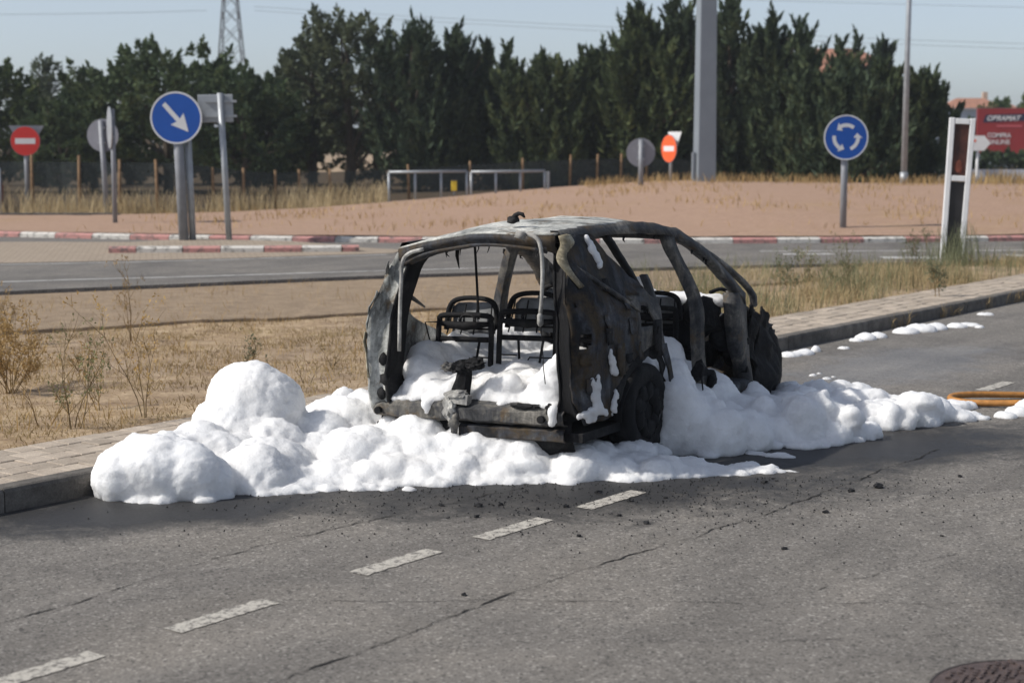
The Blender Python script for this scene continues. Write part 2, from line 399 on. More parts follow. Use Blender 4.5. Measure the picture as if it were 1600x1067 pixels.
# cracks: narrow dark seams
def crack(pts, w, seed):
    P = []
    base = resample([Vector((x, y, 0)) for x, y in pts], 240)
    for i, p in enumerate(base):
        d = (base[min(i+1, 239)]-base[max(i-1, 0)]).normalized(); q = Vector((-d.y, d.x, 0))
        o = q*(.045*noise.noise(p*2.6+Vector((seed, 0, 0)))+.022*noise.noise(p*9+Vector((0, seed, 0)))+.014*noise.noise(p*27+Vector((0, seed, 3))))
        ww = w*max(.22, .5+1.3*noise.noise(p*4+Vector((0, 0, seed)))+.8*noise.noise(p*15+Vector((0, 0, seed))))
        P.append([p+o-q*ww+Vector((0, 0, .004)), p+o+q*ww+Vector((0, 0, .004))])
    b = MB(); b.grid(P); b.build('crack', 'crack_dark', near_road, recalc=False)
crack([(-1.2, 6.25), (-.97, 6.63), (-.45, 7.35), (0, 8.0), (.5, 8.62), (1.09, 9.25), (1.65, 9.95), (2.28, 10.79), (3.1, 11.9)], .0058, 1)
crack([(-2.9, 6.9), (-2.36, 7.47), (-1.41, 8.95), (-.75, 9.7), (-.08, 10.38), (.3, 10.8)], .0055, 5)
crack([(-1.9, 7.9), (-.6, 7.86), (.6, 7.84), (1.9, 7.8), (3.2, 7.9)], .003, 9)
crack([(1.5, 8.05), (2.0, 8.5), (2.9, 9.2), (3.8, 9.5)], .003, 12)
crack([(1.2, 7.2), (1.9, 7.3), (2.6, 7.25)], .003, 15)

# lane dashes
ds = [(-1.99, 6.77), (-1.36, 7.61), (-.61, 8.62), (.01, 9.39), (.62, 10.17), (4.42, 15.05)]
for i, (x, y) in enumerate(ds):
    b = MB(); s0, t0 = st(x, y); L = .31 if i < 5 else .34; rows = []
    for k in range(41):
        s = s0-L+2*L*k/40
        rows.append([road(s, t0-.062+.013*noise.noise(Vector((s*17, 1, i))), .004), road(s, t0+.062+.013*noise.noise(Vector((s*17, 4, i))), .004)])
    b.grid(rows); o = b.build('lane_marking', 'line_paint', recalc=False)
    tag(o, kind='structure')

# kerb stones and pavement
kerb = tag(empty('kerb', road(10, TK)), kind='structure')
def kerbstone_mesh(L):
    b = MB(); h = .145
    prof = [(0, -.05), (0, h-.03), (-.012, h-.008), (-.03, h), (-.13, h), (-.13, -.05)]   # (t, z)
    rows = []
    for s in (.004, L-.004): rows.append([U*s+N*t+Vector((0, 0, z)) for t, z in prof+prof[:1]])
    b.grid(rows)
    for r in rows: b.add(r[:-1], [tuple(range(6))])
    return b
proto = None
s = -8.0; kb = Vector(kerb.location)
while s < 46:
    if proto is None:
        o = kerbstone_mesh(1.0).build('kerb_stone', 'kerb_concrete', kerb); proto = o
    else: o = link(proto.copy(), kerb)
    o.location = road(s, TK+random.uniform(-.004, .004), random.uniform(-.004, .002))-kb
    o.rotation_euler = (0, 0, random.uniform(-.003, .003)); s += 1.0
pave = tag(empty('pavement', road(10, TK)), kind='structure'); pb = Vector(pave.location)
bed = MB(); bed.grid([[road(s, t, .118)-pb for s in np.arange(-10, 50, 2)] for t in (TK-.1305, TK-1.12)]); bed.build('paver_bed', 'paver_bed', pave, recalc=False)
PAVW = .196
def paver_mesh():
    b = MB(); a, c = .096, .094
    b.add([(U*x*a+N*y*c).to_tuple()[:2]+(z,) for z, k in ((-.02, 1), (.008, 1), (.013, .93)) for x, y in ((-k, -k), (k, -k), (k, k), (-k, k))],
          [(0, 1, 5, 4), (1, 2, 6, 5), (2, 3, 7, 6), (3, 0, 4, 7), (4, 5, 9, 8), (5, 6, 10, 9), (6, 7, 11, 10), (7, 4, 8, 11), (8, 9, 10, 11)])
    return b
cells = []
for i in range(5):
    for j in range(int(58/.2)):
        s = -9.5+j*.2+(i % 2)*.1; t = TK-.23-i*.198
        p = road(s, t); cells.append((p, i))
def inview(p, m=0):
    return p.y > 3 and abs(p.x) < p.y*.3077*(1+m)+.1
vis = [c for c in cells if inview(c[0]) and not (-1.9 < c[0].x < 2.9)]
vis.sort(key=lambda c: c[0].length); near = vis[:290]; nearset = {id(c) for c in near}
proto = None
for p, i in near:
    if proto is None: o = paver_mesh().build('paver', 'paver', pave); proto = o
    else: o = link(proto.copy(), pave)
    o.location = p+Vector((0, 0, .128+random.uniform(-.004, .004)))-pb
    o.rotation_euler = (random.uniform(-.012, .012), random.uniform(-.012, .012), random.uniform(-.015, .015))
rest = MB(); pm = paver_mesh()
for c in cells:
    if id(c) in nearset or c[0].y > 36: continue
    off = c[0]+Vector((0, 0, .128+random.uniform(-.004, .004)))-pb
    rest.add([v+off for v in pm.v], pm.f)
tag(rest.build('paver_field', 'paver', pave, recalc=False), kind='stuff')

# gravel path beside the roundabout exit: a thin slab with a ragged near edge
gp = MB(); rows = [[], [], [], []]
for x in np.arange(-22, 6.01, .15):
    yn = interp(x, [-22, -5.71, -1.69, 2, 6], [11.5, 19.5, 21.8, 24.2, 27.4])+.09*fbm(x*1.6, 3)+.05*fbm(x*5, 8); yf = edge_y(x)-.02
    yn = min(yn, yf-.4); z = max(ground_z(x, yn), ground_z(x, yn+.3))+.045
    rows[0].append((x, yn-.02, z-.12)); rows[1].append((x, yn, z-.008)); rows[2].append((x, yn+.06, z+.006)); rows[3].append((x, yf, .035))
gp.grid(rows); tag(gp.build('gravel_path', 'gravel', recalc=False, smooth=False), kind='structure')

# roundabout road: a raised slab with a dark cut edge
RZ = .09
rr = MB(); top = []; low = []; far = []
for x in np.concatenate([np.arange(-44, 60, .5)]):
    e = edge_y(x)+.03*noise.noise(Vector((x*1.3, 0, 0)))
    low.append((x, e-.02, -.1)); top.append((x, e, RZ)); far.append((x, kerb_y(x)+.2, RZ))
rr.grid([low, top, far]); tag(rr.build('roundabout_road', 'asphalt_far', recalc=False), kind='structure')
def far_line(pts, wd, z=RZ+.005, mat='line_far', name='edge_line'):
    P = smoothpath([(x, y, z) for x, y in pts], 40); rows = []
    for i, p in enumerate(P):
        d = (P[min(i+1, 39)]-P[max(0, i-1)]).normalized(); q = Vector((-d.y, d.x, 0))*wd/2; rows.append([p-q, p+q])
    b = MB(); b.grid(rows); return tag(b.build(name, mat, recalc=False), kind='structure')
far_line([(-20, 18.2), (-12.5, 22.8), (-7.85, 25.5), (-5, 26.6), (-2.25, 27.75), (0, 28.6)], .13)
far_line([(4.9, 32.9), (6.5, 32.95), (9.2, 33.1), (13, 33.6), (18, 34)], .16)
far_line([(6.9, 31.0), (7.5, 31.0), (8.1, 31.05)], .55); far_line([(9.4, 31.6), (10.1, 31.7), (10.9, 31.85)], .55)
far_line([(5.2, 32.0), (6.2, 32.05)], .3); far_line([(-12.5, 29.0), (-9.1, 29.25), (-6, 30.2), (-2.4, 31.9)], .12)

# splitter island with painted kerb blocks
si = MB(); si.add([(-24, 36.2, RZ+.006), (-24, 27.0, RZ+.006), (-9.2, 29.5, RZ+.006), (-5.5, 30.7, RZ+.006), (-2.3, 32.3, RZ+.006), (-2.2, 33.3, RZ+.006), (-4.5, 35.2, RZ+.006), (-8.0, 36.0, RZ+.006)], [tuple(range(8))])
tag(si.build('traffic_island', 'beige_paving', recalc=False), kind='structure')
si = MB()
isl = [(-7.9, 32.55), (-5.5, 32.75), (-3.15, 33.0), (-3.1, 33.2), (-4.6, 34.9), (-7.0, 35.9), (-7.9, 34.6)]
si.add([(x, y, RZ+.085) for x, y in isl]+[(x, y, RZ) for x, y in isl], [tuple(range(7))]+[(i, (i+1) % 7, 7+(i+1) % 7, 7+i) for i in range(7)])
si.build('raised_bed', 'beige_paving', bpy.data.objects['traffic_island'])
def block(p, q, wd, h, mat, parent, z0, off):
    d = (q-p).normalized(); n = Vector((-d.y, d.x, 0)); b = MB(); rows = []
    prof = [(-wd, -.1), (-wd, h*.7), (-wd*.55, h), (wd, h), (wd, -.1)]
    for e in (p+d*.008, q-d*.008): rows.append([e+n*a+Vector((0, 0, z0+zz))-off for a, zz in prof])
    b.grid(rows)
    for r in rows: b.add(r, [tuple(range(5))])
    return b.build('kerb_block', mat, parent)
ik = tag(empty('island_kerb', (-5.5, 32.7, 0)), kind='structure')
P = [Vector((x, y, 0)) for x, y in ((-7.85, 32.42), (-7.32, 32.46), (-6.43, 32.52), (-5.70, 32.58), (-4.86, 32.64), (-4.13, 32.72), (-3.36, 32.8), (-3.02, 32.86))]
for i in range(7): block(P[i], P[i+1], .12, .125, ('kerb_red', 'kerb_white')[i % 2], ik, RZ, Vector(ik.location))
rk = tag(empty('roundabout_kerb', (MC[0], MC[1]-MBb, 0)), kind='structure')
a = -1.42; i = 0
while a < 1.2:
    x0 = MC[0]+MA*math.sin(a); da = .95/math.hypot(MA*math.cos(a), MBb*math.sin(a)); x1 = MC[0]+MA*math.sin(a+da)
    p = Vector((x0, MC[1]-MBb*math.cos(a), 0)); q = Vector((x1, MC[1]-MBb*math.cos(a+da), 0))
    if abs(p.x) < p.y*.36+1: block(p, q, .13, .115, ('kerb_white', 'kerb_red')[i % 2], rk, RZ, Vector(rk.location))
    a += da; i += 1

# the roundabout's pink mound
mo = MB(); rows = []
xs = np.arange(-21, 30, .6)
for k in range(34):
    row = []
    for x in xs:
        f = k/33; yk = kerb_y(x)+.13; ye = interp(x, [-21, -12, -8, -4, 0, 6, 14, 30], [46.8, 46.8, 49, 53, 58, 64, 64, 60]); y = yk+(ye-yk)*f
        row.append((x, y, mound_z(x, y)+.05+.02*fbm(x*.7, y*.7)))
    rows.append(row)
mo.grid(rows); tag(mo.build('roundabout_mound', 'pink_paving', smooth=True, recalc=False), kind='structure')
def mz(x, y): return mound_z(x, y)+.05

# ------------------------------------------------------------------ the burnt-out car
YAW, LEAN = R(29.5), .03
CO = Vector((-.26, 11.1, 0))
fw = Vector((math.sin(YAW), math.cos(YAW), 0)); rt = Vector((math.cos(YAW), -math.sin(YAW), LEAN)).normalized(); up = rt.cross(fw).normalized()
car = empty('burnt_car')
CM = Matrix(((fw.x, -rt.x, up.x, CO.x), (fw.y, -rt.y, up.y, CO.y), (fw.z, -rt.z, up.z, CO.z), (0, 0, 0, 1)))
car.matrix_world = CM
tag(car, 'burnt-out shell of a hatchback standing in white foam beside the kerb', 'car')
def carp(x, y, z): return CM @ Vector((x, y, z))
def hw(z): return .89 if z < .95 else .89-.24*((z-.95)/.65)**1.2
def sag(y, z):
    k = min(1, max(0, (z-1.05)/.4)); return -.075*max(0, y)/.6*k
def sp(x, z, sg, inset=0):
    h = hw(z)-inset
    if x < .3: h -= .11*((.3-x)/.38)**2
    if x > 3.2: h -= .16*((x-3.2)/.6)**2
    y = sg*h
    return Vector((x, y, z+sag(y, z)))
def wob(p, a=.007, f=5.):
    n = noise.noise_vector(p*f); m = noise.noise_vector(p*f*3+Vector((9, 3, 1)))
    return p+Vector((n.x*.5, n.y, n.z*.5))*a+m*a*.4
def loft(A, B, n, m, fn, hole=None, wa=.007):
    """A, B: matching lists of 2D (or 3D) points; n along, m across"""
    A = resample([Vector((*p, 0)[:3]) for p in A], n) if len(A) != n else [Vector((*p, 0)[:3]) for p in A]
    B = resample([Vector((*p, 0)[:3]) for p in B], n) if len(B) != n else [Vector((*p, 0)[:3]) for p in B]
    V = []; F = []; Q = []
    for a, b in zip(A, B):
        for j in range(m):
            q = a.lerp(b, j/(m-1)); Q.append(q); V.append(wob(fn(q), wa))
    for i in range(n-1):
        for j in range(m-1):
            if hole:
                c = (Q[i*m+j]+Q[(i+1)*m+j+1])/2
                if hole(c.x, c.y): continue
            F.append((i*m+j, i*m+j+1, (i+1)*m+j+1, (i+1)*m+j))
    return MB().add(V, F)
def dens(pairs, k=4):
    A = []; B = []
    for (a, b), (c, d) in zip(pairs, pairs[1:]):
        for i in range(k):
            t = i/k; A.append((a[0]+(c[0]-a[0])*t, a[1]+(c[1]-a[1])*t)); B.append((b[0]+(d[0]-b[0])*t, b[1]+(d[1]-b[1])*t))
    A.append(pairs[-1][0]); B.append(pairs[-1][1]); return A, B

QPAIRS = [((.17, 1.595), (.52, 1.57)), ((.10, 1.47), (.64, 1.43)), ((.04, 1.32), (.84, 1.27)), ((-.03, 1.16), (1.17, 1.075)), ((-.05, 1.02), (1.185, .95)), ((-.06, .88), (1.21, .765)),
          ((-.06, .80), (1.0, .775)), ((-.06, .72), (.80, .73)), ((-.06, .62), (.62, .66)), ((-.05, .52), (.44, .55)), ((-.01, .43), (.36, .44)), ((.04, .36), (.33, .37))]
for sg in (-1, 1):
    A, B = dens(QPAIRS if sg < 0 else [(a, (min(b[0], fx), b[1])) for (a, b), fx in zip(QPAIRS, (.46, .40, .38, .46, .70, 1.2, 1.2, 1.2, 1.2, 1.2, 1.2, 1.2))], 4)
    hole = (lambda x, z: .85 < x < 1.03 and .925 < z < 1.055) if sg < 0 else None
    hole2 = lambda x, z, h=hole: (h(x, z) if h else False) or (.01 < x < .10 and .86 < z < .93) or (.13 < x < .19 and .50 < z < .60) or (.02 < x < .06 and 1.12 < z < 1.16)
    qf = lambda q: sp(q.x, q.y, sg)+Vector((.012*noise.noise(q*9), -sg*(.035*max(0, min(1, (.62-abs(q.x-.55)-.6*abs(q.y-.75))))+.02*noise.noise(q*4.5)+.010*abs(noise.noise(q*11))), .012*noise.noise(q*8+Vector((5, 5, 5)))))
    front = lambda x, z: sg < 0 and z > .70 and z < 1.16 and x > .74+(1.1-z)*.22
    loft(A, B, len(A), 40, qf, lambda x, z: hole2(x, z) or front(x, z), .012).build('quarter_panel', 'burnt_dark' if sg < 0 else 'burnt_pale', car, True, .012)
    if sg < 0: loft(A, B, len(A), 40, lambda q: qf(q)+Vector((0, .006, 0)), lambda x, z: hole2(x, z) or not front(x, z), .012).build('filler_panel', 'burnt_grey', car, True, .012)
    # corrugated stiffening ribs and the crumpled flange left where the tail lamp and bumper melted away
    b = MB()
    b.tube([sp(.10, 1.42, sg, -.006), sp(.30, 1.28, sg, -.008), sp(.62, 1.13, sg, -.010), sp(.82, 1.03, sg, -.008)], [.012, .020, .018, .008], 6)
    b.build('crease', 'burnt_grey', car, True)
    # rear return of the D pillar up to the tailgate opening
    oE = [(.17, 1.595), (.10, 1.47), (.04, 1.32), (-.03, 1.16), (-.05, 1.02), (-.06, .88), (-.06, .72), (-.06, .62), (-.05, .52), (-.01, .40)]
    iE = [(.19, .50, 1.545), (.15, .575, 1.46), (.10, .60, 1.32), (.06, .625, 1.16), (.04, .645, 1.02), (.02, .66, .88), (.0, .67, .72), (.0, .68, .62), (.0, .68, .52), (.0, .66, .44)]
    rows = []
    for (x, z), (ix, iy, iz) in zip(oE, iE):
        p = sp(x, z, sg); y2 = sg*iy; q = Vector((ix, y2, iz+sag(y2, iz)))
        rows.append([wob(p.lerp(q, t)+Vector((.03*math.sin(t*math.pi), 0, 0)), .012, 9) for t in np.linspace(0, 1, 7)])
    rr2 = [smoothpath([r[j] for r in rows], 34) for j in range(7)]
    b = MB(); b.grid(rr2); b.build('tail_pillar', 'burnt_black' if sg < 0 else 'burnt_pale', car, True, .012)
    # inner flange of the opening: goes forward into the body
    b = MB(); b.grid([smoothpath([r[6] for r in rows], 30), smoothpath([r[6]+Vector((.17, -sg*.015, -.01)) for r in rows], 30)])
    b.build('inner_pillar', 'burnt_black', car, True, .01)
    # edge seal hanging along the opening
    b = MB(); b.tube([wob(r[6]+Vector((-.006, 0, 0)), .014, 12) for r in rows], .011, 6); b.build('door_seal', 'burnt_black', car, True)
    # wheel house
    loft([(.34+.6*t, 0) for t in np.linspace(0, 1, 12)], [(.34+.6*t, 1) for t in np.linspace(0, 1, 12)], 12, 6,
         lambda q: Vector((.95-.42*math.cos((q.x-.34)/.6*math.pi), sg*(.86-.3*q.y), .30+.30*math.sin((q.x-.34)/.6*math.pi)))).build('wheel_house', 'burnt_black', car, True, .01)
    # roof rail running into the windscreen pillar
    C = smoothpath([(.14, 1.575), (.6, 1.59), (1.36, 1.585), (1.9, 1.515), (2.25, 1.37), (2.50, 1.19), (2.77, .96)], 40) if False else \
        smoothpath([(.14, 1.575, 0), (.6, 1.59, 0), (1.36, 1.585, 0), (1.9, 1.515, 0), (2.25, 1.37, 0), (2.50, 1.19, 0), (2.77, .96, 0)], 44)
    rows = []
    for i, q in enumerate(C):
        a = C[max(i-1, 0)]; c2 = C[min(i+1, 43)]; d = (c2-a).normalized(); nn = Vector((-d.y, d.x, 0)); hh = .038+.010*noise.noise(q*6+Vector((sg, 0, 0)))+.006*noise.noise(q*19)+(.010 if q.x > 1.9 else 0)
        o1 = q+nn*hh; o2 = q-nn*hh
        rows.append([wob(sp(o1.x, o1.y, sg, .07), .006, 9), wob(sp(o1.x, o1.y, sg, .01), .006, 9), wob(sp(o2.x, o2.y, sg, -.004), .006, 9), wob(sp(o2.x, o2.y, sg, .075), .006, 9), wob(sp(o1.x, o1.y, sg, .07), .006, 9)])
    MB().grid(rows).build('roof_rail', 'burnt_grey', car, True)
    # middle pillar
    b = MB(); rows = []
    for (x0, x1, z) in ((1.58, 1.84, 1.53), (1.625, 1.83, 1.42), (1.65, 1.86, 1.30), (1.67, 1.90, 1.17), (1.67, 1.93, 1.03), (1.665, 1.935, .90), (1.67, 1.93, .78), (1.72, 1.94, .64), (1.78, 1.96, .50), (1.84, 1.985, .38), (1.86, 2.0, .26)):
        x0 = x1-.115
        rows.append([sp(x0, z, sg, .075), sp(x0, z, sg, .01), sp(x0+.025, z, sg, -.004), sp((x0+x1)/2, z, sg, .012), sp(x1-.025, z, sg, -.004), sp(x1, z, sg, .01), sp(x1, z, sg, .075), sp((x0+x1)/2, z, sg, .085)])
    rr2 = [smoothpath([r[j] for r in rows], 36) for j in range(8)]; rr2.append(rr2[0])
    b.grid([[wob(p, .006, 8) for p in r] for r in rr2]); b.build('middle_pillar', 'burnt_grey', car, True)
    b = MB(); b.lump(sp(1.80, .50, sg, .0), (.07, .05, .075), 5+sg, .5, 3); b.build('hinge', 'burnt_black', car)
    b = MB(); b.lump(sp(1.99, .42, sg, -.01), (.055, .05, .075), 3+sg, .5, 3); b.build('hinge', 'burnt_black', car)
    b = MB(); b.tube([sp(1.77, .50, sg, -.03), sp(1.75, .42, sg, -.045), sp(1.76, .33, sg, -.05)], .006, 5); b.build('hanging_wire', 'burnt_black', car)
    # front pillar below the screen (door hinge post)
    b = MB(); rows = []
    for (x0, x1, z) in ((2.44, 2.80, 1.02), (2.40, 2.81, .92), (2.42, 2.82, .80), (2.45, 2.85, .68), (2.48, 2.87, .58), (2.56, 2.88, .47), (2.65, 2.89, .36), (2.70, 2.90, .24)):
        x0 = x0+.13; m = x0+(x1-x0)*.62
        rows.append([sp(x0, z, sg, .10), sp(x0, z, sg, .02), sp(x0+.04, z, sg, .0), sp(m, z, sg, .0), sp(m+.03, z, sg, .03), sp(x1, z, sg, .03), sp(x1, z, sg, .17)])
    rr2 = [smoothpath([r[j] for r in rows], 30) for j in range(7)]
    b.grid([[wob(p, .006, 8) for p in r] for r in rr2]); b.build('hinge_post', 'burnt_grey', car, True, .012)
    for (x, z, a, c) in ((2.78, .42, .05, .09), (2.80, .62, .035, .05), (2.66, .84, .03, .03)): MB().box(sp(x, z, sg, .022), (a, .05, c)).build('bolt_hole', 'burnt_black', car)
    # narrow pillar at the back door, second thin screen pillar, stub post
    def strut(pts, wd_, nm, mat):
        C_ = smoothpath([(x, z, 0) for x, z in pts], 22); rr_ = []
        for i, q in enumerate(C_):
            d = (C_[min(i+1, 21)]-C_[max(i-1, 0)]).normalized(); nn = Vector((-d.y, d.x, 0))*(wd_+.006*noise.noise(q*14)); a_ = q+nn; b_ = q-nn
            rr_.append([wob(sp(a_.x, a_.y, sg, .06), .006, 11), wob(sp(a_.x, a_.y, sg, .015), .006, 11), wob(sp(b_.x, b_.y, sg, .015), .006, 11), wob(sp(b_.x, b_.y, sg, .06), .006, 11), wob(sp(a_.x, a_.y, sg, .06), .006, 11)])
        MB().grid(rr_).build(nm, mat, car, True)
    if sg < 0: strut([(.80, 1.56), (.86, 1.44), (.93, 1.30), (.99, 1.16)], .028, 'door_pillar', 'burnt_black')
    strut([(2.14, 1.44), (2.48, 1.30), (2.80, 1.13), (2.98, 1.0), (3.02, .88)], .022, 'screen_pillar', 'burnt_grey')
    if sg < 0: strut([(1.165, 1.06), (1.16, 1.15), (1.15, 1.26)], .026, 'stub_post', 'burnt_grey')
    # sill
    b = MB(); b.grid([[wob(sp(x, z, sg, i), .008) for x in np.linspace(1.26, 2.85, 20)] for z, i in ((.20, .10), (.21, .01), (.30, .0), (.32, .03), (.32, .16))]); b.build('sill', 'burnt_dark', car, True, .01)
    # strip ahead of the rear wheel
    A, B = dens([((1.12, .765), (1.22, .77)), ((1.24, .58), (1.30, .58)), ((1.31, .38), (1.37, .38)), ((1.34, .24), (1.41, .24))], 4)
    loft(A, B, len(A), 5, lambda q: sp(q.x, q.y, sg)).build('arch_strip', 'burnt_dark', car, True, .014)
    # front inner wing: torn sheet above the wheel
    A, B = dens([((2.86, .95), (2.86, .45)), ((3.1, .86), (3.02, .58)), ((3.35, .78), (3.30, .64)), ((3.6, .66), (3.62, .56)), ((3.72, .5), (3.70, .42))], 4)
    loft(A, B, len(A), 7, lambda q: sp(q.x, q.y, sg, .10)+Vector((0, .05*noise.noise(q*7), .05*noise.noise(q*5+Vector((4, 4, 4))))), None, .03).build('inner_wing', 'burnt_dark', car, True, .012)

    # blackened wing hanging over the front wheel, and the molten liner over the rear one
    A, B = dens([((2.90, .93), (2.90, .10)), ((3.02, .90), (3.02, .05)), ((3.16, .87), (3.16, .05)), ((3.35, .80), (3.36, .03)), ((3.53, .72), (3.55, .03)), ((3.66, .56), (3.70, .02)), ((3.75, .40), (3.78, .03))], 5)
    loft(A, B, len(A), 22, lambda q: sp(q.x, q.y, sg, .0)+Vector((0, sg*.05*noise.noise(q*5)+sg*.03*noise.noise(q*14)-sg*.05*(.5+.5*math.cos(q.y*9)), .03*noise.noise(q*8))), lambda x, z: noise.noise(Vector((x*6, z*6, 3+sg))) > .34 and z > .5, .03).build('front_wing', 'burnt_black', car, True, .014)
    A, B = dens([((.42, .53), (.46, .44)), ((.62, .66), (.64, .58)), ((.80, .735), (.80, .66)), ((.98, .77), (.98, .70)), ((1.14, .765), (1.12, .66)), ((1.24, .62), (1.20, .52))], 5)
    loft(A, B, len(A), 8, lambda q: sp(q.x, q.y, sg, .03)+Vector((0, sg*.03*noise.noise(q*7), .03*noise.noise(q*9))), None, .02).build('arch_liner', 'burnt_black', car, True, .012)

b = MB(); rows = []
for (x, z, wd_) in ((.12, 1.585, .10), (.11, 1.53, .12), (.06, 1.47, .06), (.03, 1.42, .08), (.05, 1.36, .05), (.09, 1.29, .03), (.13, 1.24, .012)):
    rows.append([wob(sp(x-.02, z, -1, -.012), .012, 11), wob(sp(x+wd_*.5, z+.01, -1, -.022), .014, 13), wob(sp(x+wd_, z, -1, -.010), .012, 11)])
MB().grid([smoothpath([r[j] for r in rows], 22) for j in range(3)]).build('torn_strip', 'scorched_paint', car, True, .008)
rs_ = random.Random(21)
for (x, z, a_, c_) in ((-.03, 1.16, .03, .10), (-.045, .78, .025, .16), (.05, 1.45, .03, .05)):
    MB().grid([[wob(sp(x+u*a_, z+v*c_, 1, -.006-.008*abs(u)), .026, 9) for u in (-1.2, -.5, .2, 1)] for v in (-1, -.5, 0, .5, 1)]).build('torn_flange', rs_.choice(('burnt_pale', 'scorched_paint', 'ash')), car, True, .006)
for k in range(16):
    x, z = rs_.uniform(.0, 1.1), rs_.uniform(.5, 1.35)
    if z > 1.5-.45*x or (x > .35 and z < .72): continue
    a = rs_.uniform(.02, .06); c_ = rs_.uniform(.03, .11)
    MB().grid([[wob(sp(x+u*a, z+v*c_, -1, -.010-.02*abs(v)*rs_.random()), .012, 15) for u in (-1, -.3, .4, 1)] for v in (-1, -.4, .2, 1)]).build('peeling_flake', rs_.choice(('burnt_black', 'burnt_dark', 'burnt_dark')), car, True, .004)
for k in range(9):
    sg = rs_.choice((-1, -1, 1)); x = rs_.uniform(.3, 2.3); z = interp(x, [.3, 1.4, 1.9, 2.3], [1.53, 1.535, 1.46, 1.29]); L = rs_.uniform(.015, .055); p = sp(x, z, sg, .02)
    MB().tube([p, p+Vector((rs_.uniform(-.02, .02), 0, -L*.6)), p+Vector((rs_.uniform(-.03, .03), rs_.uniform(-.02, .02), -L))], [.012, .007, .002], 5).build('melted_drip', 'burnt_black', car)

# roof skin with a crowned, slightly sagging sheet
rows = []
for x in np.linspace(.10, 2.02, 30):
    half = hw(1.58)-.045; zc = interp(x, [.10, .25, .6, 1.36, 1.9, 2.05], [1.585, 1.605, 1.622, 1.618, 1.545, 1.50]); row = []
    for y in np.linspace(-half, half, 23):
        k = 1-(y/half)**2; x2 = x-(.05*k if x < .3 else 0)
        z = zc+.045*k*min(1, (x+.3))+sag(y, 1.58)-(.02*max(0, y/half-.5) if True else 0)+.010*noise.noise(Vector((x*2.5, y*3, 2)))
        row.append(wob(Vector((x2, y, z)), .006, 6))
    rows.append(row)
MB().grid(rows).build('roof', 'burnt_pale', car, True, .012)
redge = rows[0]
# rear header under the roof edge
hr = [[p+Vector((0, 0, -.004)) for p in redge]]
for dx, dz in ((-.005, -.028), (.03, -.05), (.035, -.075), (.10, -.085), (.22, -.05)):
    hr.append([wob(p+Vector((dx, 0, dz-.05*abs(p.y/.62)**3)), .008, 10) for p in redge])
MB().grid(hr).build('rear_header', 'burnt_dark', car, True, .01)
MB().tube([p+Vector((.0, 0, -.075-.06*abs(p.y/.62)**4)) for p in redge[1:-1]], .011, 6).build('header_lip', 'burnt_dark', car, True)
for k in range(9):
    b = MB(); y = -.5+k*.125+random.uniform(-.03, .03); L = random.uniform(.03, .10); z = 1.545+sag(y, 1.5)-.03*abs(y/.6)**3
    b.tube([(.13, y, z), (.13+random.uniform(-.01, .01), y+random.uniform(-.015, .015), z-L*.6), (.12, y+random.uniform(-.02, .02), z-L)], [.006, .004, .002], 4)
    b.build('melted_drip', 'burnt_black', car)
# screen header at the front of the roof
MB().tube([Vector((2.04+.05*(1-(y/.66)**2), y, 1.475+.03*(1-(y/.66)**2)+sag(y, 1.47))) for y in np.linspace(-.66, .66, 14)], .035, 6, flat=(1.3, .8)).build('screen_header', 'burnt_grey', car, True)
# stub of the aerial
b = MB(); b.lump((.28, -.20, 1.685), (.05, .04, .028), 2, .5, 3); b.tube([(.28, -.20, 1.69), (.29, -.215, 1.715), (.28, -.245, 1.728), (.275, -.275, 1.722), (.27, -.295, 1.700)], [.020, .018, .014, .015, .006], 6)
b.build('aerial_stub', 'burnt_black', car, True)
# tailgate struts left dangling
b = MB(); b.tube(smoothpath([(.02, .36, 1.50), (.0, .46, 1.475), (-.005, .515, 1.42), (-.01, .53, 1.28), (-.01, .55, 1.05), (-.01, .565, .80)], 18), .0135, 7); b.build('tailgate_strut', 'ash', car, True)
b = MB(); b.tube(smoothpath([(.0, -.42, 1.60), (-.02, -.50, 1.595), (-.03, -.565, 1.55), (-.03, -.585, 1.40), (-.03, -.575, 1.2), (-.03, -.56, 1.08)], 18), .014, 7)
b.lump((-.03, -.56, 1.045), (.028, .022, .05), 4, .4); b.box((-.03, -.43, 1.595), (.05, .06, .05), (.3, .2, .1)); b.build('tailgate_strut', 'ash', car, True)
b = MB(); b.tube([(-.03, -.56, 1.04), (-.02, -.565, .9), (-.03, -.575, .72), (-.02, -.58, .62)], .0035, 4); b.build('cable', 'burnt_black', car)
b = MB(); b.tube([(.8, .42, 1.52), (.8, .41, 1.2), (.8, .405, .95)], .010, 5); b.tube([(.6, .44, 1.52), (.6, .45, 1.42), (.61, .44, 1.33)], [.02, .014, .003], 5); b.build('hanging_strip', 'burnt_black', car)

# rear cross-member, bumper beam, valance
b = MB(); b.grid([[wob(Vector((x+.03*(y/.8)**2, y, z+.016*noise.noise(Vector((y*5, 0, z*9))))), .010, 13) for y in np.linspace(-.70, .80, 60)] for x, z in ((.10, .47), (.0, .45), (-.035, .425), (-.035, .36), (.0, .34), (.10, .33))])
b.build('bumper_beam', 'burnt_grey', car, False, .008)
b = MB(); b.grid([[wob(Vector((x, y, z+.03*noise.noise(Vector((y*5, 3, 0)))*(z < .25))), .012, 9) for y in np.linspace(-.72, .78, 30)] for x, z in ((.07, .36), (.06, .28), (.08, .20), (.12, .14))])
b.build('rear_valance', 'burnt_black', car, True, .01)
b = MB(); b.grid([[wob(Vector((x, y, z)), .008, 9) for y in np.linspace(-.70, .1, 18)] for x, z in ((.01, .315), (-.01, .30), (-.01, .245), (.02, .235))]); b.build('lower_beam', 'burnt_dark', car, False, .01)
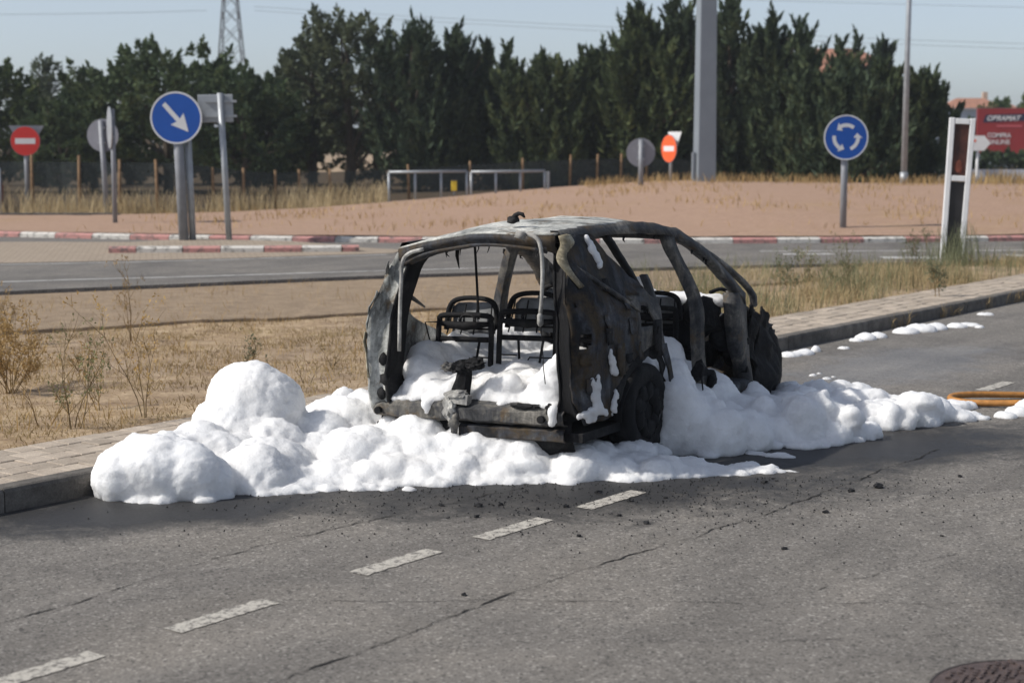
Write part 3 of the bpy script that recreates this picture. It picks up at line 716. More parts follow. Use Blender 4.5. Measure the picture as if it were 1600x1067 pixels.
b = MB(); b.tube([(-.02, .10, .42), (-.055, .11, .34), (-.05, .115, .24), (-.01, .12, .16)], [.018, .03, .022, .02], 7); b.lump((-.06, .11, .33), (.03, .04, .04), 8); b.build('tow_hook', 'burnt_grey', car, True)
for y in (.74, -.55): MB().tube([(-.05, y, .385), (-.02, y, .385)], .026, 9).build('beam_hole', 'burnt_black', car)
# floor, bulkhead, tank
b = MB(); b.box((1.55, 0, .26), (3.0, 1.62, .06)); b.box((.55, 0, .36), (1.05, 1.25, .06)); b.build('floor_pan', 'burnt_black', car)
b = MB(); b.lump((.9, 0, .26), (.42, .62, .13), 4, .2); b.build('fuel_tank', 'burnt_black', car, True)
# latch and motor remains standing in the boot opening
b = MB(); b.tube([(.04, .12, .44), (.05, .11, .54), (.05, .10, .62), (.06, .08, .69)], [.065, .065, .055, .05], 9); b.lump((.05, .09, .70), (.06, .065, .05), 13, .6, 3.2, 3); b.v = [wob(v, .03, 14) for v in b.v]; b.build('latch_remains', 'burnt_black', car)
b = MB(); b.lump((.02, -.02, .725), (.04, .075, .04), 11, .6, 3.4, 3); b.box((.02, -.02, .72), (.04, .08, .035), (.3, .4, .2)); b.build('latch_arm', 'burnt_black', car)
b = MB(); b.lump((.02, .19, .70), (.03, .05, .028), 12, .7, 3.4, 3); b.build('latch_arm', 'burnt_grey', car)
b = MB(); b.box((-.01, .09, .49), (.07, .15, .07), (.1, .15, .1)); b.lump((-.01, .11, .515), (.05, .09, .035), 17, .5, 3, 3); b.build('lock_casing', 'ash', car)
b = MB(); b.lump((-.035, .15, .43), (.04, .045, .08), 19, .7, 3.5, 3); b.build('wire_tangle', 'ash', car)
for c, z_ in (((.0, -.42, .462), (.04, .11, .018)), ((-.01, -.62, .45), (.035, .04, .04))): MB().lump(c, z_, c[1]*9, .5, 3.4, 3).build('lamp_remains', 'burnt_black', car)
for (y, z) in ((.70, .60), (.73, .50), (.70, .74)): MB().lump((.0, y, z), (.03, .035, .045), y*9+z*5, .3).build('lamp_socket', 'burnt_black', car, True)

# seats: burnt down to their frames
def seat(x, y, top, lean, wd, nm='rear_seat', back='seat_foam_steel'):
    root = MB()
    def p(u, v, o=0): return Vector((x+lean*(v)+o, y+u, .52+v))       # u across, v up the back
    H = top-.52; w2 = wd/2
    path = smoothpath([p(-w2, 0), p(-w2*1.0, H*.55), p(-w2*.97, H*.72), p(-w2*.80, H*.80), p(w2*.80, H*.80), p(w2*.97, H*.72), p(w2*1.0, H*.55), p(w2, 0)], 34)
    root.tube(path, .021, 7); s = root.build(nm, 'burnt_black', car, True)
    b = MB(); b.tube([p(-w2*.97, H*.50, .01), p(w2*.97, H*.50, .01)], .020, 6); b.tube([p(-w2*.9, H*.70, -.01), p(0, H*.67, -.012), p(w2*.9, H*.70, -.01)], [.014, .026, .014], 6, flat=(1, 1.3))
    b.build('cross_bar', 'burnt_black', s, True)
    for u in (-.28, .16):
        b = MB(); b.tube([p(u*wd, H*.48), p(u*wd*.8, H*.2), p(u*wd*.7, 0)], .010, 5); b.build('spring_rod', 'burnt_black', s)
    b = MB(); b.tube([p(-w2, H*.28), p(-.05*wd, H*.28), p(.0, H*.22), p(.0, H*.02), p(w2*.4, 0)], .006, 5); b.tube([p(.18*wd, H*.30), p(w2, H*.30)], .006, 5); b.build('spring_wire', 'burnt_black', s)
    b = MB(); hx = .10
    b.tube(smoothpath([p(-w2*.95, H*.62, hx), p(-w2*.86, H*.90, hx), p(-w2*.45, H*1.0, hx), p(w2*.45, H*1.0, hx), p(w2*.86, H*.90, hx), p(w2*.98, H*.60, hx)], 24), .020, 6); b.build('headrest_frame', 'burnt_black', s, True)
    b = MB(); b.grid([[wob(p(u*w2*.80*(1-.25*(v > .9)), H*v, hx+.03+.03*math.cos(u*1.5)), .012, 9) for u in np.linspace(-1, 1, 11)] for v in np.linspace(.55, .95, 7)]); b.build('back_sheet', back, s, True, .008)
    for u in (-.42, -.12, .12, .38):
        b = MB(); b.tube([p(u*wd, H*.56, .03), p(u*wd*.95, H*.72, .06), p(u*wd*.9, H*.93, .09)], .006, 5); b.build('spring_rod', 'burnt_black', s)
    b = MB(); b.tube([p(-w2*.95, H*.62, .08), p(w2*.95, H*.63, .08)], .008, 5); b.build('spring_wire', 'burnt_black', s)
    b = MB()
    for u in (-.06, .06): b.tube([p(u, H*.70, .03), p(u, H*.84, .03)], .011, 6)
    b.tube(smoothpath([p(-.10, H*.74, -.02), p(-.07, H*.80, -.02), p(.0, H*.81, -.02), p(.04, H*.74, -.02)], 10), .009, 5); b.build('headrest_post', 'burnt_black', s)
    return s
seat(.72, .50, 1.09, .12, .45); seat(.74, -.01, 1.13, .12, .46); seat(.76, -.52, 1.12, .12, .45)
seat(1.98, .40, 1.10, .10, .46, 'front_seat'); seat(2.02, -.38, 1.04, .10, .44, 'front_seat')
b = MB(); b.tube([(.74, .72, .93), (.70, .80, .93), (.73, .78, .78), (.76, .74, .72)], .006, 5); b.build('seat_lever', 'burnt_black', car)

# dashboard, steering column, engine bay
b = MB()
for k in range(16): b.lump((2.62+random.uniform(-.10, .16), -.72+k*.096, .80+random.uniform(-.12, .10)), (.15, .12, .16), k, .45, 2.5)
b.tube([(2.55, -.75, .88), (2.55, .75, .88)], .035, 8); b.build('dashboard', 'burnt_black', car, True)
b = MB(); C = Vector((2.36, .36, 1.0)); ring = []
for k in range(25):
    a = 2*math.pi*k/24; ring.append(C+Vector((.07*math.sin(a), .185*math.cos(a), .17*math.sin(a))))
b.tube(ring, .014, 6, caps=False); b.tube([C, C+Vector((.3, 0, -.12))], [.04, .03], 6)
for a in (.3, 2.8, 4.7): b.tube([C, C+Vector((.07*math.sin(a), .185*math.cos(a), .17*math.sin(a)))], .012, 5)
b.build('steering_wheel', 'burnt_black', car, True)
b = MB()
for k in range(22): b.lump((random.uniform(2.95, 3.55), random.uniform(-.66, .62), random.uniform(.38, .74)), (random.uniform(.08, .19), random.uniform(.08, .2), random.uniform(.06, .13)), k+40, .5, 2.6)
b.build('engine', 'burnt_black', car, True)
b = MB()
for k in range(26):
    x = random.uniform(3.0, 3.72); y = random.uniform(-.80, -.3); z = interp(x, [3, 3.3, 3.72], [.84, .76, .58])+random.uniform(-.08, .05)
    b.lump((x, y, z), (random.uniform(.03, .07), random.uniform(.03, .07), random.uniform(.02, .05)), k+70, .6, 3, 1)
b.build('hood_scrap', 'burnt_grey', car)
b = MB()
for k in range(7):
    x = 3.05+k*.1; b.tube(smoothpath([(x, -.62+.05*k, .80-.03*k), (x+.08, -.66+.03*k, .90-.035*k), (x+.17, -.68, .86-.04*k), (x+.22, -.7, .74-.04*k)], 10), .010, 5)
b.tube(smoothpath([(2.84, -.55, 1.0), (2.96, -.6, 1.02), (3.06, -.64, .96), (3.1, -.66, .84)], 10), .016, 6); b.build('cable_loom', 'burnt_black', car)
MB().grid([[wob(Vector((x, y, z)), .02, 6) for y in np.linspace(-.74, .74, 14)] for x, z in ((3.60, .66), (3.70, .60), (3.74, .45), (3.70, .30), (3.6, .22))]).build('front_beam', 'burnt_dark', car, True, .012)

# wheels, the tyres burnt black
def wheel(x, y, sg, r=.335):
    T = MB(); prof = [(-.09, .60), (-.10, .75), (-.095, .92), (-.07, .99), (.0, 1.0), (.07, .99), (.095, .92), (.10, .75), (.09, .60)]
    rows = []
    for k in range(37):
        a = 2*math.pi*k/36; rows.append([wob(Vector((x+math.cos(a)*r*q, y+wv, max(.012, r*.97+math.sin(a)*r*q))), .014, 8) for wv, q in prof])
    T.grid(rows); rows2 = T
    hub = MB(); hub.tube([(x, y-.06, r*.97), (x, y+.06, r*.97)], .055, 10)
    W = T.build('wheel', 'burnt_black', car, True)
    rim = MB(); rim.tube([(x, y-.085, r*.97), (x, y+.085, r*.97)], r*.62, 22)
    for k in range(9):
        a = k*.7; rim.lump((x+math.cos(a)*r*.4, y+sg*.085, r*.97+math.sin(a)*r*.4), (.07, .025, .07), k, .5, 3)
    rim.build('rim', 'burnt_black', W, True); hub.build('hub', 'burnt_black', W, True)
    return W
for x, y, sg in ((.95, -.775, -1), (.95, .775, 1), (3.47, -.71, -1), (3.47, .71, 1)): wheel(x, y, sg)

# ------------------------------------------------------------------ foam
ICO = {}
for k_ in (2, 3):
    bm = bmesh.new(); bmesh.ops.create_icosphere(bm, subdivisions=k_, radius=1)
    ICO[k_] = (np.array([v.co[:] for v in bm.verts]), np.array([[v.index for v in f.verts] for f in bm.faces])); bm.free()
def foam_obj(name, blobs, voxel=.022, amp=.02, label=None, parent=None, smooth=2, seed=0, froth=0):
    """blobs: (x,y,z,rx,ry,rz) in world space; remeshed to one skin, then roughened"""
    me = bpy.data.meshes.new(name)
    if froth:
        rq = random.Random(seed+1); extra = []
        for (x, y, z, rx, ry, rz) in blobs:
            for k in range(froth):
                a = rq.uniform(0, 6.283); e = rq.uniform(.15, 1.25); r = rq.uniform(.035, .085)
                extra.append((x+math.cos(a)*rx*e*.95, y+math.sin(a)*ry*e*.95, z+rz*math.sqrt(max(0, 1-e*e))*.97-r*.35 if e < 1 else r*.1*rq.uniform(-1, 1), r*rq.uniform(1, 1.7), r*rq.uniform(.9, 1.4), r*(.75 if e < 1 else .5)))
        blobs = list(blobs)+extra
    VV = []; FF = []; off = 0; ca, sa = math.cos(-R(25)), math.sin(-R(25))
    for (x, y, z, rx, ry, rz) in blobs:
        iv, if_ = ICO[3 if rx > .12 else 2]; v = iv*np.array([rx, ry, rz])
        VV.append(np.stack([v[:, 0]*ca-v[:, 1]*sa+x, v[:, 0]*sa+v[:, 1]*ca+y, v[:, 2]+z], 1)); FF.append(if_+off); off += len(iv)
    VV = np.concatenate(VV); FF = np.concatenate(FF); nf = len(FF)
    me.vertices.add(len(VV)); me.vertices.foreach_set('co', VV.reshape(-1).astype(np.float32)); me.loops.add(nf*3); me.loops.foreach_set('vertex_index', FF.reshape(-1).astype(np.int32))
    me.polygons.add(nf); me.polygons.foreach_set('loop_start', np.arange(0, nf*3, 3, dtype=np.int32)); me.update(calc_edges=True)
    o = bpy.data.objects.new(name, me); link(o)
    r = o.modifiers.new('r', 'REMESH'); r.mode = 'VOXEL'; r.voxel_size = voxel
    s_ = o.modifiers.new('s', 'SMOOTH'); s_.factor = .5; s_.iterations = smooth
    dg = bpy.context.evaluated_depsgraph_get(); ev = bpy.data.meshes.new_from_object(o.evaluated_get(dg))
    o.modifiers.clear(); o.data = ev
    nv = len(ev.vertices); co = np.empty(nv*3, np.float32); ev.vertices.foreach_get('co', co); co = co.reshape(-1, 3)
    no = np.empty(nv*3, np.float32); ev.vertices.foreach_get('normal', no); no = no.reshape(-1, 3)
    for i in range(nv):
        p = Vector(co[i]); q = p+Vector((seed, 0, 0))
        d = amp*(1.4*noise.noise(q*4.2)+1.5*(.3-abs(noise.noise(q*8)))+1.15*(.28-abs(noise.noise(q*17+Vector((3, 1, 2)))))+.75*(.28-abs(noise.noise(q*36))))
        co[i] += no[i]*d
    ev.vertices.foreach_set('co', co.reshape(-1)); ev.update()
    ev.polygons.foreach_set('use_smooth', [True]*len(ev.polygons)); ev.materials.clear(); ev.materials.append(M['foam'])
    return o

rf = random.Random(3)
def chain(a, b, n, r0, r1, zr, jit=.05, flat=1.0):
    """a run of blobs between two ground points; zr = heights of the tops"""
    out = []
    n = int(n*1.45)
    for i in range(n):
        t = i/max(1, n-1); r = (r0+(r1-r0)*t)*rf.uniform(.65, 1.05); h = (zr[0]+(zr[1]-zr[0])*t)*rf.uniform(.72, 1.15)
        jit = .05+r0*.25
        out.append((a[0]+(b[0]-a[0])*t+rf.uniform(-jit, jit), a[1]+(b[1]-a[1])*t+rf.uniform(-jit, jit), h*.25, r, r, h*.75))
    return out
B = []
# great ball on the left and the ridge that runs down from it
B += [(-1.84, 11.55, .40, .31, .29, .29), (-1.70, 11.52, .36, .25, .25, .27), (-1.95, 11.42, .20, .30, .28, .28), (-1.75, 11.35, .12, .30, .26, .24)]
B += chain((-1.9, 11.2), (-2.25, 10.75), 6, .30, .30, (.36, .30)) + chain((-1.6, 11.1), (-1.75, 10.55), 6, .30, .26, (.32, .18))
# low lump at the kerb
B += [(-2.28, 10.33, .16, .30, .24, .22), (-2.45, 10.28, .11, .20, .18, .19), (-2.08, 10.32, .12, .28, .22, .22), (-1.92, 10.34, .08, .18, .17, .17), (-2.2, 10.45, .18, .24, .2, .19)]
# apron in front of the tail
B += chain((-1.55, 11.6), (-.9, 11.9), 7, .28, .28, (.32, .32)) + chain((-1.35, 11.2), (-.5, 11.25), 9, .26, .24, (.24, .27)) + chain((-1.45, 10.8), (-.3, 10.98), 12, .20, .20, (.13, .16))
B += chain((-1.0, 11.5), (-.5, 11.3), 6, .25, .25, (.30, .32)) + chain((-.55, 11.15), (.45, 11.0), 12, .20, .19, (.29, .20)) + chain((-.4, 10.9), (.9, 11.0), 14, .16, .14, (.13, .10))
B += chain((.3, 11.0), (1.15, 11.1), 10, .17, .13, (.19, .09)) + chain((1.1, 11.08), (1.62, 11.12), 7, .11, .07, (.06, .025))
B += chain((-1.65, 10.55), (-.9, 10.78), 9, .16, .14, (.07, .06)) + chain((-.8, 10.78), (-.1, 10.84), 8, .12, .11, (.05, .05)) + chain((.0, 10.88), (1.0, 10.94), 10, .10, .08, (.04, .03))
for x, y, r, h in ((-.62, 10.68, .13, .045), (-.42, 10.74, .16, .085), (-.15, 10.76, .14, .055), (.05, 10.74, .10, .035), (-.98, 10.66, .12, .04), (.42, 10.84, .12, .04), (.75, 10.85, .14, .03), (-1.25, 10.55, .12, .03), (1.05, 10.92, .1, .02), (1.3, 10.98, .09, .02)):
    B.append((x, y, .0, r, r*.6, h))
# left of the car, up on the pavement
B += chain((-1.5, 12.2), (-.95, 12.6), 8, .26, .24, (.32, .36)) + chain((-1.75, 12.1), (-1.2, 12.9), 7, .2, .2, (.26, .28)) + chain((-1.05, 12.2), (-.75, 12.7), 5, .2, .2, (.4, .42))
B += chain((-1.3, 11.6), (-.9, 12.3), 6, .28, .24, (.34, .4))
# under the tail and beneath the car's side
B += chain((-.7, 11.6), (.4, 11.25), 9, .22, .2, (.24, .22)) + chain((.45, 11.35), (.95, 11.5), 6, .16, .14, (.12, .12))
rstate = rf.getstate()
B += chain((.35, 11.1), (.95, 11.35), 8, .17, .15, (.20, .15)) + chain((-.5, 11.25), (.35, 11.12), 7, .18, .17, (.30, .24))
rf.setstate(rstate)
edge_pts = resample([(-2.35, 10.12, 0), (-1.8, 10.32, 0), (-1.2, 10.5, 0), (-.7, 10.62, 0), (.0, 10.70, 0), (.6, 10.80, 0), (1.15, 10.93, 0), (1.75, 11.06, 0)], 70)
for p in edge_pts:
    for q_ in range(2):
        r = rf.uniform(.025, .075); B.append((p.x+rf.uniform(-.05, .05), p.y+rf.gauss(.05, .055), -.002, r*1.5, r, rf.uniform(.010, .028)))
fo = foam_obj('foam_bank', B, .017, .016, froth=1); tag(fo, 'deep white foam bank with a tall ball spread behind the burnt car', 'foam')

B2 = []
# right of the car, spilling from the door openings
B2 += chain((1.35, 12.35), (1.95, 13.45), 10, .24, .22, (.27, .28)) + chain((1.5, 12.15), (2.25, 13.1), 10, .24, .22, (.24, .24))
B2 += chain((1.35, 11.98), (2.15, 12.35), 10, .20, .20, (.17, .24)) + chain((1.95, 12.3), (2.35, 12.4), 5, .20, .18, (.30, .33)) + chain((2.15, 12.25), (2.65, 12.35), 7, .15, .13, (.18, .14))
B2 += chain((1.15, 11.88), (2.4, 12.08), 13, .13, .11, (.06, .06))
B2 += chain((2.2, 13.7), (2.95, 13.9), 8, .18, .18, (.22, .20)) + chain((2.5, 13.45), (3.35, 13.5), 9, .17, .15, (.19, .17)) + chain((2.6, 13.0), (3.4, 13.15), 10, .15, .14, (.17, .16)) + chain((2.5, 12.75), (3.2, 12.9), 9, .13, .12, (.12, .11))
B2 += chain((3.1, 12.95), (3.45, 13.2), 5, .15, .13, (.23, .16)) + chain((3.4, 13.5), (3.9, 13.85), 7, .10, .07, (.07, .03)) + chain((3.4, 13.2), (3.75, 13.3), 4, .09, .07, (.05, .03)) + chain((2.2, 14.2), (2.9, 14.5), 7, .14, .11, (.10, .07))
B2 += [(2.28, 12.35, .26, .12, .11, .11), (2.52, 12.3, .15, .11, .09, .09), (2.95, 12.8, .10, .09, .09, .09), (3.3, 13.0, .13, .11, .09, .10)]
for k in range(34):
    x = rf.uniform(1.28, 2.95); o_ = rf.uniform(-.35, .42); h = interp(x, [1.28, 1.6, 2.0, 2.5, 2.95], [.56, .44, .36, .33, .30])*interp(o_, [-.35, -.1, .05, .42], [1.5, 1.35, .95, .6])
    p = carp(x, -.86-o_, 0); B2.append((p.x, p.y, h*.3, .22, .21, h*.7*rf.uniform(.88, 1.1)))
fo2 = foam_obj('foam_bank', B2, .017, .016, seed=11, froth=1); tag(fo2, 'white foam heap spilling onto the road from the right side of the car', 'foam')

# foam inside the boot and cabin (car space -> world)
B3 = []
def cb(x, y, z, rx, ry, rz): 
    p = carp(x, y, z); B3.append((p.x, p.y, p.z, rx, ry, rz))
for xi in range(15):
    for yi in range(12):
        x = .20+xi*.11+rf.uniform(-.03, .03); y = -.60+yi*.11+rf.uniform(-.03, .03)
        zt = interp(x, [.1, .22, .4, .7, 1.1, 1.7], [.50, .585, .60, .60, .66, .66])+.05*fbm(x*2.3, y*2.3, 4)
        zt += .17*max(0, y-.38)/.22*(x > .3)+interp(x, [.1, .25, .5, .8], [.10, .22, .18, .06])*max(0, min(1, (-y-.36)/.2))
        if .12 > abs(y-.10) and x < .3: zt -= .06
        cb(x, y, zt-.13, .11+rf.uniform(0, .05), .11+rf.uniform(0, .05), .13+rf.uniform(-.02, .03))
for y, h, r in ((.58, .57, .07), (.46, .52, .08), (.34, .53, .09), (-.10, .60, .09), (-.20, .62, .10), (-.50, .66, .10), (-.58, .74, .08), (-.30, .50, .09), (-.46, .50, .09), (.60, .47, .07)):
    cb(.16+rf.uniform(-.03, .03), y, h-.04, r*.9, r*.9, .075)
for y in (-.62, -.54, -.46, -.2, .30, .38, .50, .58, .64): cb(.06, y, .46, .05, .06, .025)
for y, L in ((.33, .06), (-.64, .09)):
    for k in range(5): cb(-.045+.05*(k == 0), y+rf.uniform(-.01, .01), .462-L*k/4, .035*(1-.1*k), .05*(1-.14*k), .03)
fo3 = foam_obj('foam_fill', B3, .018, .012, seed=23); tag(fo3, 'white foam filling the boot and cabin floor of the burnt car', 'foam')
B4 = []
for k in range(16):
    p = carp(2.55+rf.uniform(-.15, .17), -.66+k*.088, .965+rf.uniform(-.02, .03)); B4.append((p.x, p.y, p.z, .13, .11, .055))
fo4 = foam_obj('foam_layer', B4, .02, .014, seed=31); tag(fo4, 'thin white foam layer lying on top of the charred dashboard', 'foam')
B5 = []
for (x, y, z, r) in ((2.05, -.24, 1.13, .07), (2.05, -.30, 1.15, .06), (2.02, -.16, 1.09, .05), (2.06, -.36, 1.10, .05)):
    p = carp(x, y, z); B5.append((p.x, p.y, p.z, r, r, r*.6))
tag(foam_obj('foam_clump', B5, .014, .008, seed=5), 'small white foam clump on the front seat nearest the door opening', 'foam')
def smear(pts, label, sd):
    BB = []; rq = random.Random(sd)
    for (x, z, r, hz) in pts:
        for k in range(4):
            p = CM @ sp(x+rq.gauss(0, r*.5), z+rq.gauss(0, hz*.6), -1, -.010); f_ = rq.uniform(.4, 1.0); BB.append((p.x, p.y, p.z, .016, r*f_, hz*f_))
    return tag(foam_obj('foam_smear', BB, .010, .006, smooth=2, seed=sd), label, 'foam')
smear([(.13, .42+.035*k, .055-.005*k, .04) for k in range(7)]+[(.04, .42, .05, .03), (.22, .42, .04, .025)], 'foam streak on the rear corner of the wrecked car above the tow beam', 1)
smear([(.30+.015*k, .79-.03*k, .014+.006*k, .03) for k in range(5)], 'foam streak high on the quarter panel behind the rear wheel', 2)
smear([(.33+.012*k, .40+.03*k, .035-.005*k, .03) for k in range(5)], 'foam streak at the lower edge of the rear wheel arch', 3)
smear([(.42+.01*k, 1.53-.03*k, .030, .035) for k in range(6)], 'foam film on the upper tail pillar under the roof', 4)
# separate patches along the gutter and road
def patch(name, label, spots, seed, z=0):
    BB = [(x, y, z, rx, ry, h) for x, y, rx, ry, h in spots]
    return tag(foam_obj(name, BB, .018, .010, smooth=3, seed=seed), label, 'foam')
def gx(px, py): 
    u = (px-800)/FPX; v = (533.5-py)/FPX; c, s_ = math.cos(PITCH), math.sin(PITCH); t = -CAM_H/(-s_+v*c); return u*t, (c+v*s_)*t
def spots(lst): return [(*gx(a, b_), rx, ry, h) for a, b_, rx, ry, h in lst]
patch('foam_patch', 'flat foam streak in the gutter nearest the front of the car', spots([(1235, 556, .12, .15, .04), (1255, 553, .12, .15, .05), (1275, 549, .05, .06, .06)]), 1)
patch('foam_patch', 'round foam puff in the gutter, second nearest the car front', spots([(1352, 530, .13, .12, .07), (1370, 527, .12, .1, .06), (1338, 533, .09, .06, .04)]), 2)
patch('foam_patch', 'small flat foam dab in the gutter left of the round puff', spots([(1318, 545, .07, .05, .03)]), 10)
patch('foam_patch', 'longest foam patch lying in the gutter by the right pavement', spots([(1415, 520, .16, .16, .06), (1438, 517, .2, .16, .09), (1460, 514, .16, .16, .07)]), 3)
patch('foam_patch', 'foam patch farther along the gutter beside the longest one', spots([(1495, 511, .13, .12, .05), (1515, 509, .13, .1, .04), (1530, 512, .06, .06, .03)]), 4)
patch('foam_patch', 'farthest tiny foam dab near the end of the kerb shadow', spots([(1540, 492, .12, .1, .03)]), 6)
patch('foam_patch', 'foam clump at the right picture edge beside the orange hose', spots([(1570, 652, .10, .08, .05), (1590, 648, .12, .1, .08), (1612, 642, .14, .12, .1)]), 7)
patch('foam_patch', 'thin foam dab in the shade right of the rear wheel', spots([(1180, 709, .10, .05, .02), (1215, 713, .13, .06, .025), (1165, 706, .06, .05, .02)]), 8)
patch('foam_patch', 'thin foam sliver on the asphalt right of the foam apron', spots([(1232, 736, .09, .025, .012), (1205, 738, .06, .02, .01)]), 9)
for i, (a, b_, t) in enumerate(((1270, 587, 'nearest the bumper'), (1292, 592, 'nearest the foam heap'), (1340, 606, 'farthest right'))):
    patch('foam_patch', 'tiny foam fleck on the road past the car front, '+t, spots([(a, b_, .05, .05, .02), (a+10, b_-3, .03, .03, .015)]), 20+i)

# ------------------------------------------------------------------ road signs and posts
def disc(r, th, n=40, y0=0, cx=0, cz=0):
    return MB().prism([(cx+r*math.cos(2*math.pi*k/n), cz+r*math.sin(2*math.pi*k/n)) for k in range(n)], y0, y0+th, lambda a, b, c: (a, c, b))
def flat(poly, y, mat, name, parent, th=.002, off=(0, 0, 0)):
    o = MB().prism(poly, y-th, y, lambda a, b, c: (a+off[0], c+off[1], b+off[2])).build(name, mat, parent); return o
def annular(r0, r1, n=44): 
    return r0, r1, n
def ring(r0, r1, y, mat, name, parent, off, n=44, th=.003):
    b = MB(); rows = []
    for k in range(n+1):
        a = 2*math.pi*k/n; c, s_ = math.cos(a), math.sin(a)
        rows.append([(off[0]+r0*c, y, off[2]+r0*s_), (off[0]+r0*c, y-th, off[2]+r0*s_), (off[0]+r1*c, y-th, off[2]+r1*s_), (off[0]+r1*c, y, off[2]+r1*s_)])
    b.grid(rows); return b.build(name, mat, parent)
def round_sign(loc, zc, r, rot, label, face, pole_r, lean=(0, 0), name='road_sign', polemat='galvanised_dark', back='sign_back', double=False):
    """face: blue_arrow / roundabout / no_entry / None (seen from behind)"""
    root = empty(name, loc, (0, 0, rot)); tag(root, label, 'road sign')
    lx, ly = lean; o = (lx, -.055, zc)
    b = MB(); top = zc+r*.9
    b.tube([(0, .0, -.15), (lx*top/zc, ly*top/zc, top)], pole_r, 12); b.build('post', polemat, root, True)
    if double:
        b = MB(); b.tube([(.16, .12, -.15), (.10, .10, zc-r*.2)], pole_r*.7, 10); b.build('post', 'galvanised', root, True)
    disc(r, .025, 48, -.05-pole_r*.6, lx, zc).build('plate', back, root)
    yf = -.05-pole_r*.6-.001; off = (lx, 0, zc)
    b = MB()
    for dz in (-r*.45, r*.45): b.box((lx, -pole_r*.3, zc+dz), (pole_r*2.8, pole_r*1.5, .05))
    b.build('bracket', 'galvanised', root)
    if face == 'blue_arrow':
        flat([(r*.955*math.cos(2*math.pi*k/48), r*.955*math.sin(2*math.pi*k/48)) for k in range(48)], yf, 'sign_blue', 'face', root, .002, off)
        ring(r*.935, r*1.0, yf-.002, 'sign_white', 'border', root, off)
        ca, sa = math.cos(R(-49)), math.sin(R(-49))
        arrow = [(-.70, -.085), (.12, -.085), (.05, -.33), (.70, .0), (.05, .33), (.12, .085), (-.70, .085)]
        flat([((x*ca-y*sa)*r*1.02, (x*sa+y*ca)*r*1.02) for x, y in arrow], yf-.003, 'sign_white', 'arrow', root, .002, off)
    elif face == 'roundabout':
        flat([(r*.955*math.cos(2*math.pi*k/48), r*.955*math.sin(2*math.pi*k/48)) for k in range(48)], yf, 'sign_blue', 'face', root, .002, off)
        ring(r*.94, r*1.0, yf-.002, 'sign_white', 'border', root, off)
        for k in range(3):
            a0 = R(52+120*k); a1 = a0+R(66); n = 12; ri, ro = .46*r, .62*r
            P = [(ri*math.cos(a0+(a1-a0)*i/n), ri*math.sin(a0+(a1-a0)*i/n)) for i in range(n+1)]
            Q = [(ro*math.cos(a0+(a1-a0)*i/n), ro*math.sin(a0+(a1-a0)*i/n)) for i in range(n+1)]
            h = a1+R(24); H_ = [(.33*r*math.cos(a1), .33*r*math.sin(a1)), (.53*r*math.cos(h), .53*r*math.sin(h)), (.74*r*math.cos(a1), .74*r*math.sin(a1))]
            b = MB()
            for i in range(n): b.prism([P[i], Q[i], Q[i+1], P[i+1]], yf-.005, yf-.003, lambda a, c, d: (a+off[0], d, c+off[2]))
            b.prism(H_, yf-.005, yf-.003, lambda a, c, d: (a+off[0], d, c+off[2])); b.build('curved_arrow', 'sign_white', root)
    elif face in ('no_entry', 'no_entry_orange'):
        m = 'sign_red' if face == 'no_entry' else 'sign_orange'
        flat([(r*.98*math.cos(2*math.pi*k/48), r*.98*math.sin(2*math.pi*k/48)) for k in range(48)], yf, m, 'face', root, .002, off)
        flat([(-.68*r, -.19*r), (.68*r, -.19*r), (.68*r, .19*r), (-.68*r, .19*r)], yf-.003, 'sign_white', 'bar', root, .002, off)
    return root
round_sign((-6.95, 35.3, RZ+.05), 2.60, .545, 0, 'blue round sign with white diagonal arrow on the traffic island', 'blue_arrow', .105, (-.09, 0), polemat='galvanised_dark', double=True)
round_sign((7.42, 37.35, .22), 2.12, .50, R(3), 'blue round roundabout sign with circling white arrows on the pink mound', 'roundabout', .075)
ne = round_sign((-14.5, 50.0, .1), 2.18, .435, R(4), 'red no-entry sign backed by a grey triangle at the far left', 'no_entry', .075)
flat([(-.52, .40), (.52, .40), (0, -.5)], .03, 'sign_back', 'triangle_plate', ne, .02, (0, .08, 2.24))
o = round_sign((-11.65, 48.0, .12), 2.32, .47, R(180-8), 'grey back of a round sign beside the edge-on sign', None, .075, (.10, 0))
round_sign((-10.0, 42.0, .2), 2.40, .52, R(-70), 'grey round sign turned almost edge-on to the view', None, .06, (0, 0), back='galvanised')
def on_mound(x, y): return (x, y, mz(x, y)-.03)
round_sign(on_mound(4.2, 54.5), 1.08, .47, R(180), 'dark grey back of a round sign left of the orange sign', None, .085, back='sign_back')
ne2 = round_sign(on_mound(5.5, 58.0), 1.16, .475, R(-62), 'orange-red no-entry sign turned sideways next to the tall mast', 'no_entry_orange', .055, polemat='galvanised')
flat([(-.42, .36), (.42, .36), (0, -.42)], .03, 'sign_white', 'triangle_plate', ne2, .02, (0.0, .14, 1.38))

# plain rectangular sign seen from behind, on a leaning post
rs = tag(empty('direction_sign', (-6.0, 35.35, RZ+.05)), 'pale rectangular sign back on a leaning post behind the blue arrow sign', 'road sign')
MB().tube([(0, 0, -.15), (-.14, 0, 3.12)], .065, 12).build('post', 'galvanised', rs, True)
MB().box((-.25, .07, 2.80), (.74, .03, .58), (0, R(-1), 0)).build('plate', 'galvanised', rs, bevel=.02)
b = MB(); b.box((-.13, .03, 2.64), (.66, .05, .05)); b.box((-.13, .03, 2.95), (.66, .05, .05)); b.build('stiffener', 'galvanised', rs)

